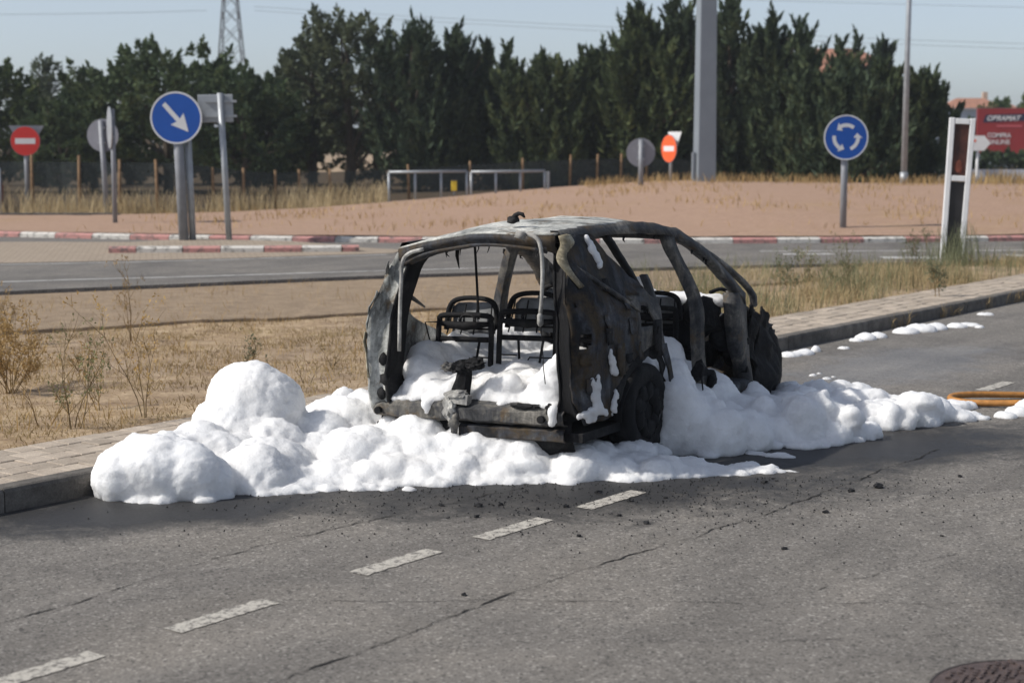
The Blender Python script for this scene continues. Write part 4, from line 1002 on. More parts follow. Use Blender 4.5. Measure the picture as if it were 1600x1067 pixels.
# white frame totem
tf = tag(empty('frame_post', (7.93, 30.0, 0), (0, R(2.6), R(-6))), 'leaning narrow white metal frame with dark panels on the right verge', 'totem')
for x in (-.165, .165):
    b = MB(); hx = x*1.12
    b.prism([(-.047, -.05), (.047, -.05), (.047, .05), (-.047, .05)], 0, 1, lambda a, c, d: (a+(x*.98+(hx-x)*d), c, -.2+2.86*d)); b.build('upright', 'white_frame', tf, bevel=.012)
for z in (2.60, 1.585):
    MB().box((0, 0, z), (.25, .09, .10)).build('crossbar', 'white_frame', tf, bevel=.01)
MB().box((0, .01, 2.09), (.30, .03, .92)).build('panel', 'panel_brown', tf)
MB().box((0, .01, .80), (.27, .03, 1.46)).build('panel', 'panel_black', tf)
MB().lump((.0, -.012, 1.80), (.07, .01, .12), 4, .3).build('panel_mark', 'rust', tf)

# tall lighting mast and thin lamp pole
tm = tag(empty('lighting_mast', on_mound(6.5, 56.5)), 'massive tapering grey mast standing on top of the pink mound', 'mast')
b = MB(); n = 12
b.tube([(0, 0, -.3), (.0, 0, 4.), (.0, 0, 14.)], [.46, .42, .34], 4); b.build('shaft', 'tower_light', tm, bevel=.03); tm.rotation_euler = (0, 0, R(9.5))
MB().box((-.40, -.05, .55), (.09, .16, .9)).build('junction_box', 'tower_light', tm)
lp = tag(empty('lamp_pole', (14.3, 61, mz(14.3, 61)-.1)), 'thin plain metal pole rising against the dark hedge at right', 'pole')
MB().tube([(0, 0, -.2), (0, 0, 5), (0.06, 0, 13)], [.12, .10, .065], 10).build('shaft', 'galvanised', lp, True)
MB().tube([(0, 0, 0), (0, 0, .5)], .15, 10).build('base', 'galvanised', lp, True)

# arrow shaped direction sign at right
da = tag(empty('direction_sign', (18.3, 66, .35)), 'white arrow-shaped direction sign on two posts before the billboard', 'road sign')
MB().tube([(-.28, .05, -.2), (-.28, .05, 1.9)], .09, 8).build('post', 'galvanised_dark', da, True); MB().tube([(.05, .03, -.2), (.05, .03, 1.9)], .06, 8).build('post', 'white_frame', da, True)
flat([(-.60, 1.58), (.28, 1.58), (.52, 1.87), (.28, 2.17), (-.60, 2.17)], -.06, 'white_frame', 'plate', da, .03)
flat([(-.56, 1.92), (-.05, 1.92), (-.05, 2.02), (-.56, 2.02)], -.094, 'sign_orange', 'stripe', da, .002)

# red billboard
bbx, bby = 31.2, 112.
bb = tag(empty('billboard', (bbx, bby, 0)), 'large red billboard with white lettering above the hedge at far right', 'billboard')
MB().box((2.3, .1, 3.05), (4.9, .18, 3.0)).build('board', 'billboard_red', bb)
b = MB(); b.prism([(.22, 3.62), (4.6, 3.78), (4.6, 4.22), (.42, 4.12)], -.004, -.001, lambda a, c, d: (a, d, c)); b.build('band', 'billboard_navy', bb)
for x in (.4, 2.3, 4.2): MB().box((x, .35, 1.5), (.18, .18, 3.2)).build('leg', 'galvanised_dark', bb)
def text(s_, size, loc, mat, parent, shear=0, bold=.0, sx=1.0):
    c = bpy.data.curves.new('lettering', 'FONT'); c.body = s_; c.size = size; c.shear = shear; c.offset = bold; c.extrude = .004
    o = bpy.data.objects.new('lettering', c); c.materials.append(M[mat]); link(o, parent)
    dg = bpy.context.evaluated_depsgraph_get(); me = bpy.data.meshes.new_from_object(o.evaluated_get(dg)); bpy.data.objects.remove(o)
    o = link(bpy.data.objects.new('lettering', me), parent)
    o.rotation_euler = (math.pi/2, 0, 0); o.location = loc; o.scale = (sx, 1, 1); return o
text('OBRAMAT', .46, (.46, -.012, 3.74), 'billboard_white', bb, .3, .012, 1.02)
text('COMPRA', .42, (.55, -.012, 2.62), 'billboard_white', bb, 0, .006, .92); text('ONLINE', .42, (.55, -.012, 2.18), 'billboard_white', bb, 0, .006, 1.0)
MB().box((2.0, -.01, 3.38), (1.7, .004, .13)).build('stripe', 'billboard_pink', bb)

# power pylon and lines
pl = tag(empty('power_pylon', (-36.6, 220, 0)), 'steel lattice power pylon rising behind the round tree', 'pylon')
def pw(z): return max(.5, (5.0-.156*z)/2)
b = MB(); LV = [0, 4.5, 8.5, 12, 15, 17.6, 19.8, 21.8, 24, 27, 30]
for sx in (-1, 1):
    for sy in (-1, 1): b.tube([(sx*pw(z), sy*pw(z), z) for z in LV], .11, 4)
b.build('leg', 'pylon_steel', pl)
b = MB()
for z0, z1 in zip(LV, LV[1:]):
    for s_ in (-1, 1):
        a, c = pw(z0), pw(z1)
        b.tube([(-a, s_*a, z0), (c, s_*c, z1)], .055, 4); b.tube([(a, s_*a, z0), (-c, s_*c, z1)], .055, 4)
        b.tube([(s_*a, -a, z0), (s_*c, c, z1)], .055, 4); b.tube([(s_*a, a, z0), (s_*c, -c, z1)], .055, 4)
b.build('bracing', 'pylon_steel', pl)
b = MB()
for z in (23.2, 26, 28.8):
    b.tube([(-3.2, 0, z), (3.2, 0, z)], .10, 4); b.tube([(-3.2, 0, z), (0, 0, z+1.1)], .06, 4); b.tube([(3.2, 0, z), (0, 0, z+1.1)], .06, 4)
    for x in (-3.1, 3.1): b.tube([(x, 0, z), (x, 0, z-.9)], .10, 5)
b.build('crossarm', 'pylon_steel', pl)
def wire(a, c, label, sagz=1.2, r=.03):
    P = [Vector(a).lerp(Vector(c), t)-Vector((0, 0, 4*sagz*t*(1-t))) for t in np.linspace(0, 1, 30)]
    tag(MB().tube(P, r, 4).build('power_line', 'wire'), label, 'power line', 'power lines')
wire((-39.7, 220, 19.4), (-120, 190, 18.8), 'lower thin power line running left from the pylon'); wire((-39.7, 220, 23.1), (-120, 190, 21.6), 'upper thin power line running left from the pylon')
wire((-33.5, 220, 19.4), (120, 210, 12.6), 'power line crossing the sky just above the far trees at right', 1.0)
wire((-33.5, 220, 19.9), (120, 210, 13.3), 'second power line just above the lower one at right', 1.0)
wire((-33.5, 220, 23.1), (120, 210, 18.0), 'highest faint power line crossing the sky at right', .6)

# ------------------------------------------------------------------ fence, railing, clutter at the edge of the mound
FL = [(-17, 50), (-14.2, 50), (-9.8, 50), (-7.7, 53), (-6.4, 56), (-2, 60), (2.2, 64), (5.8, 68), (9, 70)]
def fence_y(x): return interp(x, [p[0] for p in FL], [p[1] for p in FL])
fz = lambda x, y: max(ground_z(x, y), mz(x, y)-.3)-.02
fn = tag(empty('fence', (-9, 51, 0)), 'wooden post fence with dark green shade netting along the trees', 'fence'); fo_ = Vector(fn.location)
posts = [(-16.9, 1.5), (-14.35, 1.75), (-12.95, 1.72), (-11.75, 1.6), (-10.6, 1.6), (-9.1, 1.35), (-8.35, 1.3), (-7.55, 1.2), (-6.95, 1.2), (-6.1, 1.2), (-3.6, 1.2), (-1.5, 1.2), (.4, 1.2), (2.2, 1.25), (3.3, 1.25), (4.3, 1.25), (5.4, 1.25)]
for i, (x, h) in enumerate(posts):
    y = fence_y(x)-.06; z = fz(x, y); b = MB(); l = random.uniform(-.05, .05)
    b.tube([(x, y, z-.2), (x+l*.5, y, z+h*.5), (x+l, y, z+h+.05)], [.052, .048, .044], 8)
    b.v = [v-fo_ for v in b.v]; b.build('post', 'wood_post', fn, True)
xs = np.linspace(-18, 8, 70)
b = MB(); b.grid([[Vector((x, fence_y(x)+.03*math.sin(x*5), fz(x, fence_y(x))+k*interp(x, [-18, -10, -8, -6, 8], [1.6, 1.55, 1.2, 1.12, 1.1])+.03*noise.noise(Vector((x, k*3, 0)))))-fo_ for x in xs] for k in (0, .5, 1)]); b.build('netting', 'shade_net', fn, recalc=False)
def railing(label, x0, x1, y0, y1, n):
    rl = tag(empty('railing', (x0, y0, 0)), label, 'railing', 'grey tubular barrier panels'); off = Vector(rl.location)
    for k in range(n):
        t = k/(n-1); x = x0+(x1-x0)*t; y = y0+(y1-y0)*t; z = mz(x, y)-.25
        b = MB(); b.tube([(x, y, z), (x, y, 1.26+.03*t)], .045, 8); b.v = [v-off for v in b.v]; b.build('upright', 'galvanised', rl, True)
    b = MB(); b.tube([(x0, y0, 1.27), (x1, y1, 1.30)], .05, 8); b.v = [v-off for v in b.v]; b.build('top_rail', 'galvanised', rl, True)
railing('grey tubular barrier panel on the left, nearer the tall grass clump', -4.05, -1.50, 55.0, 55.6, 4)
railing('grey tubular barrier panel on the right, joined to the first', -1.36, 1.10, 55.6, 56.2, 4)
MB().tube([(1.22, 56.3, .3), (1.22, 56.3, 1.28)], .05, 8).build('upright', 'galvanised', bpy.data.objects['railing.001']).matrix_parent_inverse = Matrix.Translation(-bpy.data.objects['railing.001'].location)
yb = tag(empty('marker_box', (-1.95, 56.3, mz(-1.95, 56.3)+.05)), 'small yellow box standing behind the barrier panels', 'box')
MB().box((0, 0, .28), (.19, .15, .34)).build('body', 'yellow_box', yb, bevel=.02); MB().box((0, 0, .06), (.06, .06, .16)).build('stem', 'galvanised_dark', yb); MB().box((0, 0, .47), (.21, .17, .03)).build('lid', 'seal', yb)
# old rusty bin inside a tube frame at far left
rb = tag(empty('rusty_bin', (-15.6, 49.4, .05)), 'rust-red metal container in front of the fence at far left', 'bin')
MB().prism([(-.5, 0), (.42, 0), (.48, .9), (.30, 1.28), (-.1, 1.38), (-.5, 1.1)], -.3, .3, lambda a, c, d: (a, d, c)).build('body', 'rust', rb, bevel=.03)
MB().lump((.18, -.31, .95), (.09, .02, .16), 3, .3).build('patch', 'ash', rb); MB().box((0, -.31, .22), (.75, .03, .3)).build('panel', 'burnt_dark', rb)
tg = tag(empty('tube_frame', (-15.6, 48.9, .05)), 'thin grey tube gate frame before the rusty container', 'gate')
b = MB(); b.tube([(-1.2, 0, 1.42), (.62, 0, 1.42)], .035, 6); b.tube([(.62, 0, 0), (.62, 0, 1.45)], .035, 6); b.tube([(.62, 0, .1), (.1, 0, .6)], .02, 6); b.build('frame', 'galvanised_dark', tg, True)
kb2 = tag(empty('edging_kerb', (-14, 47, 0)), kind='structure')
for k in range(8):
    b = MB(); b.box((-3.2+k*.82, -.0+random.uniform(-.02, .02), .16), (.80, .14, .22)); b.build('kerb_stone', 'kerb_concrete', kb2, bevel=.015)

# ------------------------------------------------------------------ far buildings, walls, hedge
def house(loc, w_, d_, h_, rh, label, wallm='plaster', chimney=None, wins=3):
    root = tag(empty('house', loc), label, 'house')
    MB().box((0, 0, h_/2), (w_, d_, h_)).build('wall', wallm, root)
    b = MB(); e = .35; x, y = w_/2+e, d_/2+e
    b.add([(-x, -y, h_), (x, -y, h_), (x, y, h_), (-x, y, h_), (-x*.35, 0, h_+rh), (x*.35, 0, h_+rh)], [(0, 1, 5, 4), (1, 2, 5), (2, 3, 4, 5), (3, 0, 4), (3, 2, 1, 0)]); rf_ = b.build('roof', 'roof_tile', root)
    if chimney: MB().box((chimney, .2, h_+rh*.8), (.5, .5, rh*1.2)).build('chimney', 'plaster', rf_)
    for k in range(wins):
        wx = -w_/2+w_*(k+.5)/wins; wn = MB().box((wx, -d_/2-.02, h_*.68), (.9, .06, 1.2)).build('window', 'glass_dark', root)
        MB().box((wx, -d_/2-.05, h_*.68-.68), (1.1, .14, .1)).build('sill', 'plaster', wn)
    return root
house((19.3, 100, 0), 6, 6, 6.2, 1.6, 'house with orange tiled roof hidden among the dark cypresses', chimney=-2.9)
house((48.5, 178, 0), 7.5, 6, 5.4, 1.6, 'far red-roofed house at the end of the hedge row', chimney=1.6)
house((54.0, 185, 0), 5, 6, 5.2, 1.3, 'far small house with low red roof left of the green trees')
house((60, 190, 0), 6, 6, 5.0, 1.0, 'far low house partly behind the billboard trees')
sh = tag(empty('warehouse', (34.2, 126, 0)), 'pale blue-grey shed behind the white frame at right', 'building')
MB().box((.6, 2, 2.35), (6.2, 4, 4.7)).build('wall', 'pale_blue_wall', sh); MB().box((.6, 2, 4.78), (6.5, 4.3, .16)).build('roof', 'galvanised_dark', sh)
MB().lump((-.2, -.03, 2.6), (.42, .03, .62), 5, .25).build('emblem', 'yellow_paint', sh)
for x in (1.4, 2.6): MB().box((x, -.03, 3.4), (.8, .06, .9)).build('window', 'glass_dark', sh)
bw = tag(empty('boundary_wall', (22, 84, 0)), 'low bluish white boundary wall at the foot of the far hedge', 'wall')
for k in range(9): MB().box((-3+k*2.0, 0, .45), (1.985, .2, .95)).build('panel', 'white_wall', bw)

# ------------------------------------------------------------------ trees
def leaves(centres, axes, sizes, per, lw, ll, up_bias, rng, jitter=1.0):
    """leaf quads scattered through ellipsoidal clumps. centres (n,3), axes (n,3) unit growth direction, sizes (n,2)=(radius,length)"""
    n = len(centres); k = n*per
    c = np.repeat(centres, per, 0); ax = np.repeat(axes, per, 0); sz = np.repeat(sizes, per, 0)
    d = rng.normal(size=(k, 3)); d /= np.linalg.norm(d, axis=1)[:, None]
    rad = rng.uniform(.35, 1.0, (k, 1))**.6
    al = (d*ax).sum(1)[:, None]
    perp = d-al*ax
    tip = np.clip((al*rad+1)/2, 0, 1); taper = 1.25-tip*1.1
    p = c+perp*rad*sz[:, :1]*taper+ax*(al*rad)*sz[:, 1:2]
    g = ax*up_bias+d*.6*jitter+rng.normal(size=(k, 3))*.25; g /= np.linalg.norm(g, axis=1)[:, None]
    q = np.cross(g, rng.normal(size=(k, 3))); q /= np.linalg.norm(q, axis=1)[:, None]+1e-9
    L = ll*rng.uniform(.6, 1.4, (k, 1)); W = lw*rng.uniform(.6, 1.4, (k, 1))
    a = p-g*L*.5; t = p+g*L*.5
    return np.stack([a-q*W*.25, a+g*L*.45+q*W*.5, t, a+g*L*.45-q*W*.5], 1)
def trunk(b, base, h, r, rng, limbs):
    P = [Vector(base)+Vector((0, 0, -.2))]; p = Vector(base); n = 7
    for i in range(1, n+1): P.append(Vector(base)+Vector((rng.normal()*.05*i*.4, rng.normal()*.05*i*.4, h*i/n)))
    b.tube(P, [r*(1-.8*i/n) for i in range(n+1)], 7)
    for (x, y, z) in limbs:
        k = min(n-1, max(1, int((z-base[2])/h*n*.6))); s_ = P[k]; e = Vector((x, y, z)); m = s_.lerp(e, .5)+Vector((0, 0, .15))
        b.tube([s_, m, e], [r*.38, r*.22, r*.05], 5)
TREES = 0
def tree(x, y, top, half, kind, label, seed, group='trees behind the fence', lo=.4, dens_=1.0, mat=None, name=None):
    rng = np.random.default_rng(seed); z0 = -.1
    H = top-z0; C = []; A = []; S = []
    if kind == 'cypress':
        nl = max(4, int(half*3.4)); lead = [(0, 0, H)]+[(rng.uniform(-.9, .9)*half, rng.uniform(-.6, .6)*half, H*rng.uniform(.76, .99)) for _ in range(nl)]
        for lx, ly, lh in lead:
            m = int(26*dens_*lh/6)+8
            for i in range(m):
                f = rng.uniform(lo/H, 1)**.85; zz = lh*f; prof = (math.sin(min(1, f*1.6+.12)*math.pi/2))*(1-f)**.5*1.05+.02
                a = rng.uniform(0, 2*math.pi); rr = half*.72*prof*rng.uniform(.45, 1.1)
                px, py = lx*min(1, .35+f)+rr*math.cos(a), ly*min(1, .35+f)+rr*math.sin(a)
                C.append((x+px, y+py, z0+zz)); v = np.array([math.cos(a)*.42+rng.normal()*.12, math.sin(a)*.42+rng.normal()*.12, 1.]); A.append(v/np.linalg.norm(v))
                sc = .55+.75*(1-f); S.append((.24*sc*rng.uniform(.7, 1.3), .85*sc*rng.uniform(.7, 1.5)))
            for q_ in range(5):
                C.append((x+lx+rng.normal()*.12*q_*.5, y+ly+rng.normal()*.1, z0+lh-.3-.28*q_)); v = np.array([rng.normal()*.25, rng.normal()*.25, 1.]); A.append(v/np.linalg.norm(v)); S.append((.09+.035*q_, .5))
        V = leaves(np.array(C), np.array(A), np.array(S), 34, .12, .40, 1.3, rng, 1.5); mt = mat or 'cypress_leaf'
    elif kind in ('round', 'tall'):
        if kind == 'tall': lo = 1.3; mat = 'airy_leaf'; dens_ = .75
        m = int(270*dens_*half*H/20)
        for i in range(m):
            d = rng.normal(size=3); d /= np.linalg.norm(d); rad = rng.uniform(.35, 1.0)**.5
            lump_ = 1+.13*noise.noise(Vector((d[0]*2.2+seed, d[1]*2.2, d[2]*3.2)))*1.6
            cz = (H+lo)/2; C.append((x+d[0]*rad*half*lump_, y+d[1]*rad*half*lump_*.9, z0+cz+d[2]*rad*(H-lo)/2*min(lump_, 1.02)*.94))
            v = d*.8+np.array([0, 0, .6])+rng.normal(size=3)*.2; A.append(v/np.linalg.norm(v)); S.append((.30*rng.uniform(.7, 1.4), .42*rng.uniform(.7, 1.4)))
        V = leaves(np.array(C), np.array(A), np.array(S), 52, .13, .26, .5, rng); mt = mat or 'pine_leaf'
    else:  # airy
        nb = 34 if half > 2 else 12
        for k in range(nb):
            a = rng.uniform(0, 2*math.pi); r0 = half*rng.uniform(.2, 1.0); hb = H*rng.uniform(.45, 1.0) if k > 2 else H
            for i in range(int(15*dens_)):
                f = rng.uniform(.22, 1.0); C.append((x+math.cos(a)*r0*f**.8+rng.normal()*.22, y+math.sin(a)*r0*f**.8+rng.normal()*.22, z0+hb*f)); v = np.array([math.cos(a)*.5, math.sin(a)*.5, 1])+rng.normal(size=3)*.3; A.append(v/np.linalg.norm(v))
                S.append((.30*rng.uniform(.7, 1.5), .55*rng.uniform(.7, 1.5)))
        V = leaves(np.array(C), np.array(A), np.array(S), 44, .11, .28, .7, rng); mt = mat or 'airy_leaf'
    root = empty(name or {'cypress': 'cypress_tree', 'round': 'broad_tree', 'airy': 'wispy_tree', 'tall': 'tall_tree'}[kind], (x, y, z0)); tag(root, label, 'tree', group)
    off = np.array([x, y, z0]); polys('crown', V-off, 4, mt, root)
    b = MB(); idx = rng.choice(len(C), min(len(C), 14 if kind != 'airy' else 30), replace=False)
    trunk(b, (x, y, z0), H*.8, .10+.022*H, rng, [C[i] for i in idx]); b.v = [v-Vector((x, y, z0)) for v in b.v]; b.build('trunk', 'bark', root)
    return root
def at_px(px, d): return (px-800)/FPX*d
def ztop(py, d): return CAM_H+(HORIZ-py)/FPX*d
TL = [  # px centre, px half width, py top, distance, kind, label
 (0, 58, 92, 72, 'round', 'dark bushy tree at the far left picture edge'),
 (72, 16, 98, 80, 'airy', 'small wispy treetop between the left edge tree and the next bush'),
 (100, 45, 150, 70, 'round', 'low green bush tree behind the red no-entry sign'),
 (150, 44, 108, 74, 'round', 'light green rounded tree left of the large round one'),
 (265, 108, 60, 71, 'round', 'large round dark tree in front of the pylon'),
 (385, 62, 104, 69, 'round', 'rounded tree between the pylon and the tall airy tree'),
 (425, 42, 122, 74, 'round', 'small rounded tree left of the tall airy tree'),
 (548, 68, -2, 73, 'tall', 'tallest airy tree with see-through crown left of centre'),
 (490, 38, 48, 75, 'tall', 'paler airy tree leaning against the tallest airy one'),
 (648, 48, 28, 71, 'cypress', 'dense dark cypress right beside the tall airy tree'),
 (712, 44, 52, 73, 'cypress', 'cypress with a forked tip, second from the airy tree'),
 (790, 42, 70, 75, 'cypress', 'thin-topped cypress above the barrier panels'),
 (848, 44, 92, 71, 'cypress', 'lower cypress above the right end of the barrier'),
 (908, 44, 84, 74, 'cypress', 'low cypress just left of the tall right-hand group'),
 (940, 30, 72, 79, 'cypress', 'slim cypress in the gap before the tall right-hand group'),
 (985, 58, 16, 71, 'cypress', 'tall broad cypress above the grey sign back'),
 (1052, 55, 6, 73, 'cypress', 'tall cypress just left of the mast'),
 (1135, 60, 0, 71, 'cypress', 'tallest cypress just right of the mast'),
 (1198, 50, 38, 72, 'cypress', 'spiky cypress, second to the right of the mast'),
 (1250, 54, 82, 69, 'cypress', 'cypress left of the orange house roof'),
 (1315, 56, 112, 67, 'cypress', 'cypress behind the roundabout sign'),
 (1372, 50, 100, 68, 'cypress', 'cypress between the roundabout sign and the thin pole'),
 (1412, 38, 118, 69, 'cypress', 'rightmost dark cypress behind the thin pole'),
 (1332, 36, 58, 92, 'cypress', 'far lone conifer with a tiered tip beside the house roof'),
]
for i, (px, hw_, py, d, kind, lab) in enumerate(TL):
    tree(at_px(px, d), d, ztop(py, d), hw_*d/FPX*1.5, kind, lab, 100+i)
BR = [(60, 155, 84), (205, 108, 86), (330, 104, 85), (455, 112, 84), (590, 62, 86), (680, 92, 84), (760, 122, 87), (830, 134, 85), (890, 126, 86), (960, 92, 85), (1030, 58, 87), (1090, 50, 84), (1160, 64, 86), (1225, 108, 84), (1290, 138, 85), (1390, 146, 84)]
BN = ['left edge tree', 'light green rounded tree', 'round tree', 'airy pair', 'dense dark cypress', 'gap beside the forked cypress', 'forked cypress', 'barrier centre', 'barrier end', 'slim cypress', 'grey sign back', 'mast', 'tallest cypress', 'spiky cypress', 'house roof', 'thin pole']
for i, (px, py, d) in enumerate(BR):
    tree(at_px(px, d), d, ztop(py, d), 3.3, 'round', 'dark second-row tree showing in shade behind the '+BN[i], 300+i, 'second row of trees', .1, .6, 'cypress_leaf', 'background_tree')
for i, (px, py, d, hf, lab) in enumerate(((1515, 178, 118, 1.1, 'slim green tree between the shed and the billboard'), (1552, 150, 135, 2.3, 'bright green tree behind the left part of the billboard'), (1598, 146, 138, 3.0, 'bright green tree behind the right part of the billboard'), (1455, 168, 150, 1.6, 'light green tree below the far red roof'))):
    tree(at_px(px, d), d, ztop(py, d), hf, 'round', lab, 400+i, 'green trees at far right', .2, .7, 'green_leaf')
hg = tag(empty('hedge', (24, 96, 0)), 'dark clipped hedge below the billboard', 'hedge')
rng = np.random.default_rng(5); n = 260
C = np.stack([rng.uniform(-2.5, 9, n), rng.uniform(-.6, .6, n), rng.uniform(.1, 1.7, n)], 1); V = leaves(C, np.tile([0, 0, 1.], (n, 1)), np.tile([.35, .35], (n, 1)), 40, .15, .26, .3, rng)
polys('foliage', V, 4, 'pine_leaf', hg)
b = MB()
for k in range(8): b.tube([(-2+k*1.5, 0, -.1), (-2+k*1.5+.1, 0, 1.3)], [.06, .03], 5)
b.build('stem', 'bark', hg)

# ------------------------------------------------------------------ grass and weeds
def blades(name, pts, hmin, hmax, wd, mat, label, lean=.35, segs=2, seed=1):
    rng = np.random.default_rng(seed); n = len(pts); p = np.array(pts)
    h = rng.uniform(hmin, hmax, (n, 1)); a = rng.uniform(0, 2*np.pi, n); dirv = np.stack([np.cos(a), np.sin(a), np.zeros(n)], 1)
    side = np.stack([-np.sin(a+1.), np.cos(a+1.), np.zeros(n)], 1)*wd*rng.uniform(.6, 1.4, (n, 1))
    ln = rng.uniform(.05, lean, (n, 1))*h; m = p+dirv*ln*.35+np.array([0, 0, .58])*h; t = p+dirv*ln+np.array([0, 0, 1.])*h*(1-.15*ln/h)
    V = np.concatenate([np.stack([p-side*.5, p+side*.5, m+side*.4, m-side*.4], 1), np.stack([m-side*.4, m+side*.4, t+side*.12, t-side*.12], 1)], 0)
    return tag(polys(name, V, 4, mat), label, kind='stuff')
rng = np.random.default_rng(11)
def scatter(n, fx, test, clump=0, cs=.8):
    out = []
    while len(out) < n:
        x, y = fx()
        if not test(x, y): continue
        if clump and noise.noise(Vector((x*cs, y*cs, 7.)))+rng.uniform(-.35, .35) < clump-.5: continue
        out.append((x, y))
    return out
def verge(x, y):
    s_, t = st(x, y); return t < -9.47 and y < edge_y(x)-.3
# stubble on the left verge
P = scatter(26000, lambda: (rng.uniform(-6.5, 3.0), rng.uniform(10.5, 24)), lambda x, y: verge(x, y) and y < interp(x, [-22, -5.71, -1.69, 2, 6], [11.5, 19.5, 21.8, 24.2, 27.4]) and abs(x) < .34*y, .42, 1.1)
blades('dry_stubble', [(x, y, ground_z(x, y)-.01) for x, y in P], .015, .07, .007, 'dry_grass', 'short dry straw stubble on the left verge', 1.6, seed=2)
P = scatter(2200, lambda: (rng.uniform(-8, 1.0), rng.uniform(12, 28)), lambda x, y: verge(x, y) and abs(x) < .34*y, .62, .6)
blades('dry_stubble', [(x, y, ground_z(x, y)+.01) for x, y in P], .06, .20, .006, 'dry_grass', 'sparse taller straws on the left verge', .9, seed=3)
# tall grass on the right verge, thicker towards the pavement
def rt_test(x, y):
    s_, t = st(x, y); return verge(x, y) and x > .8 and abs(x) < .34*y and rng.uniform() < interp(t, [-15, -12, -9.5], [.25, .6, 1.])
P = scatter(15000, lambda: (rng.uniform(.8, 11.), rng.uniform(14, 31)), rt_test, .40, .7)
blades('tall_dry_grass', [(x, y, ground_z(x, y)) for x, y in P], .04, .26, .007, 'verge_grass', 'tall golden dry grass on the right verge behind the car', .7, seed=4)
P = scatter(2600, lambda: (rng.uniform(.8, 11.), rng.uniform(15, 31)), rt_test, .56, .9)
blades('tall_green_grass', [(x, y, ground_z(x, y)) for x, y in P], .15, .50, .007, 'green_grass', 'greenish tall weeds mixed into the right verge grass', .5, seed=5)
P = scatter(260, lambda: (rng.normal(7.9, .28), rng.normal(29.6, .25)), lambda x, y: True)
blades('tall_green_grass', [(x, y, ground_z(x, y)) for x, y in P], .25, .85, .011, 'green_grass', 'green tall weeds round the foot of the white frame', .35, seed=6)
P = scatter(3400, lambda: (rng.uniform(-18, -4.2), rng.uniform(46, 58)), lambda x, y: interp(x, [-18, -12, -8, -4, -3], [47.2, 47.3, 49.3, 53.5, 55]) < y < fence_y(x)+.4, .35, .5)
blades('fence_grass', [(x, y, max(ground_z(x, y), mz(x, y)-.05)-.03) for x, y in P], .15, .85, .018, 'pale_grass', 'tall pale dry grass along the foot of the fence', .4, seed=7)
P = scatter(2600, lambda: (rng.uniform(2.5, 24), rng.uniform(50, 64)), lambda x, y: y > interp(x, [-3, 2, 6, 24], [54.5, 53, 53, 53]), .45, .5)
blades('mound_grass', [(x, y, mz(x, y)-.02) for x, y in P], .10, .42, .020, 'dry_grass', 'sparse dry grass along the crest of the mound', .5, seed=8)
P = scatter(2400, lambda: (rng.uniform(-10, 20), rng.uniform(36.3, 52)), lambda x, y: y > kerb_y(x)+.2, .74, .45)
blades('mound_grass', [(x, y, mz(x, y)) for x, y in P], .05, .22, .018, 'dry_grass', 'scattered weeds growing from joints of the pink paving', .7, seed=9)
P = scatter(2600, lambda: (rng.uniform(17, 32), rng.uniform(62, 82)), lambda x, y: True)
blades('far_grass', [(x, y, .1+.35*max(0, (x-19)/8)) for x, y in P], .3, .9, .05, 'dry_grass', 'dry golden grass bank before the far white wall', .4, seed=10)
# gutter weeds on the right kerb
P = scatter(260, lambda: (0, 0), lambda x, y: True)
kp = []
for k in range(420):
    s_ = rng.uniform(18.5, 29); p = road(s_, TK+.01+abs(rng.normal())*.02)
    if noise.noise(Vector((s_*1.3, 0, 3))) > .05: kp.append((p.x, p.y, 0.0))
blades('kerb_grass', kp, .06, .22, .006, 'dry_grass', 'dry weeds sprouting along the right gutter', .8, seed=12)

def weed(x, y, h, n, spread, label, seed, mat='twig', leafy=0, name='dry_weed', z=None, green=0):
    rg = random.Random(seed); z = ground_z(x, y)-.02 if z is None else z; root = tag(empty(name, (x, y, z)), label, 'weed', 'dry weeds on the verge'); b = MB(); tips = []
    def branch(p, d, L, r, lv):
        q = [p]; cur = p.copy(); dd = d.copy()
        for i in range(4):
            dd = (dd+Vector((rg.uniform(-.16, .16), rg.uniform(-.16, .16), .05))).normalized(); cur = cur+dd*L/4; q.append(cur.copy())
        b.tube(q, [r*(1-.18*i) for i in range(5)], 4, caps=False); tips.append(q[-1]); tips.append(q[3])
        if lv > 0:
            for k in range(rg.randint(3, 5)):
                i = rg.randint(1, 4); a = rg.uniform(0, 6.28); nd = (dd+Vector((math.cos(a)*.75, math.sin(a)*.75, rg.uniform(-.1, .3)))).normalized(); branch(q[i], nd, L*rg.uniform(.3, .55), r*.55, lv-1)
    for k in range(n):
        a = rg.uniform(0, 6.28); branch(Vector((rg.uniform(-.04, .04), rg.uniform(-.04, .04), 0)), Vector((math.cos(a)*spread, math.sin(a)*spread, 1)).normalized(), h*rg.uniform(.7, 1), .0055, 2)
    b.build('stem', mat, root, recalc=False)
    if leafy:
        rg2 = np.random.default_rng(seed); T = np.array([tuple(rg.choice(tips)) for _ in range(leafy)])+rg2.normal(size=(leafy, 3))*.03
        V = leaves(T, np.tile([0, 0, 1.], (leafy, 1)), np.tile([.03, .04], (leafy, 1)), 5, .012, .03, .4, rg2); polys('leaf', V, 4, 'green_grass' if green else 'dry_grass', root)['kind'] = 'stuff'
    return root
def gz(px, py, z=.08):
    u = (px-800)/FPX; v = (533.5-py)/FPX; c, s_ = math.cos(PITCH), math.sin(PITCH); t = (z-CAM_H)/(-s_+v*c); return u*t, (c+v*s_)*t
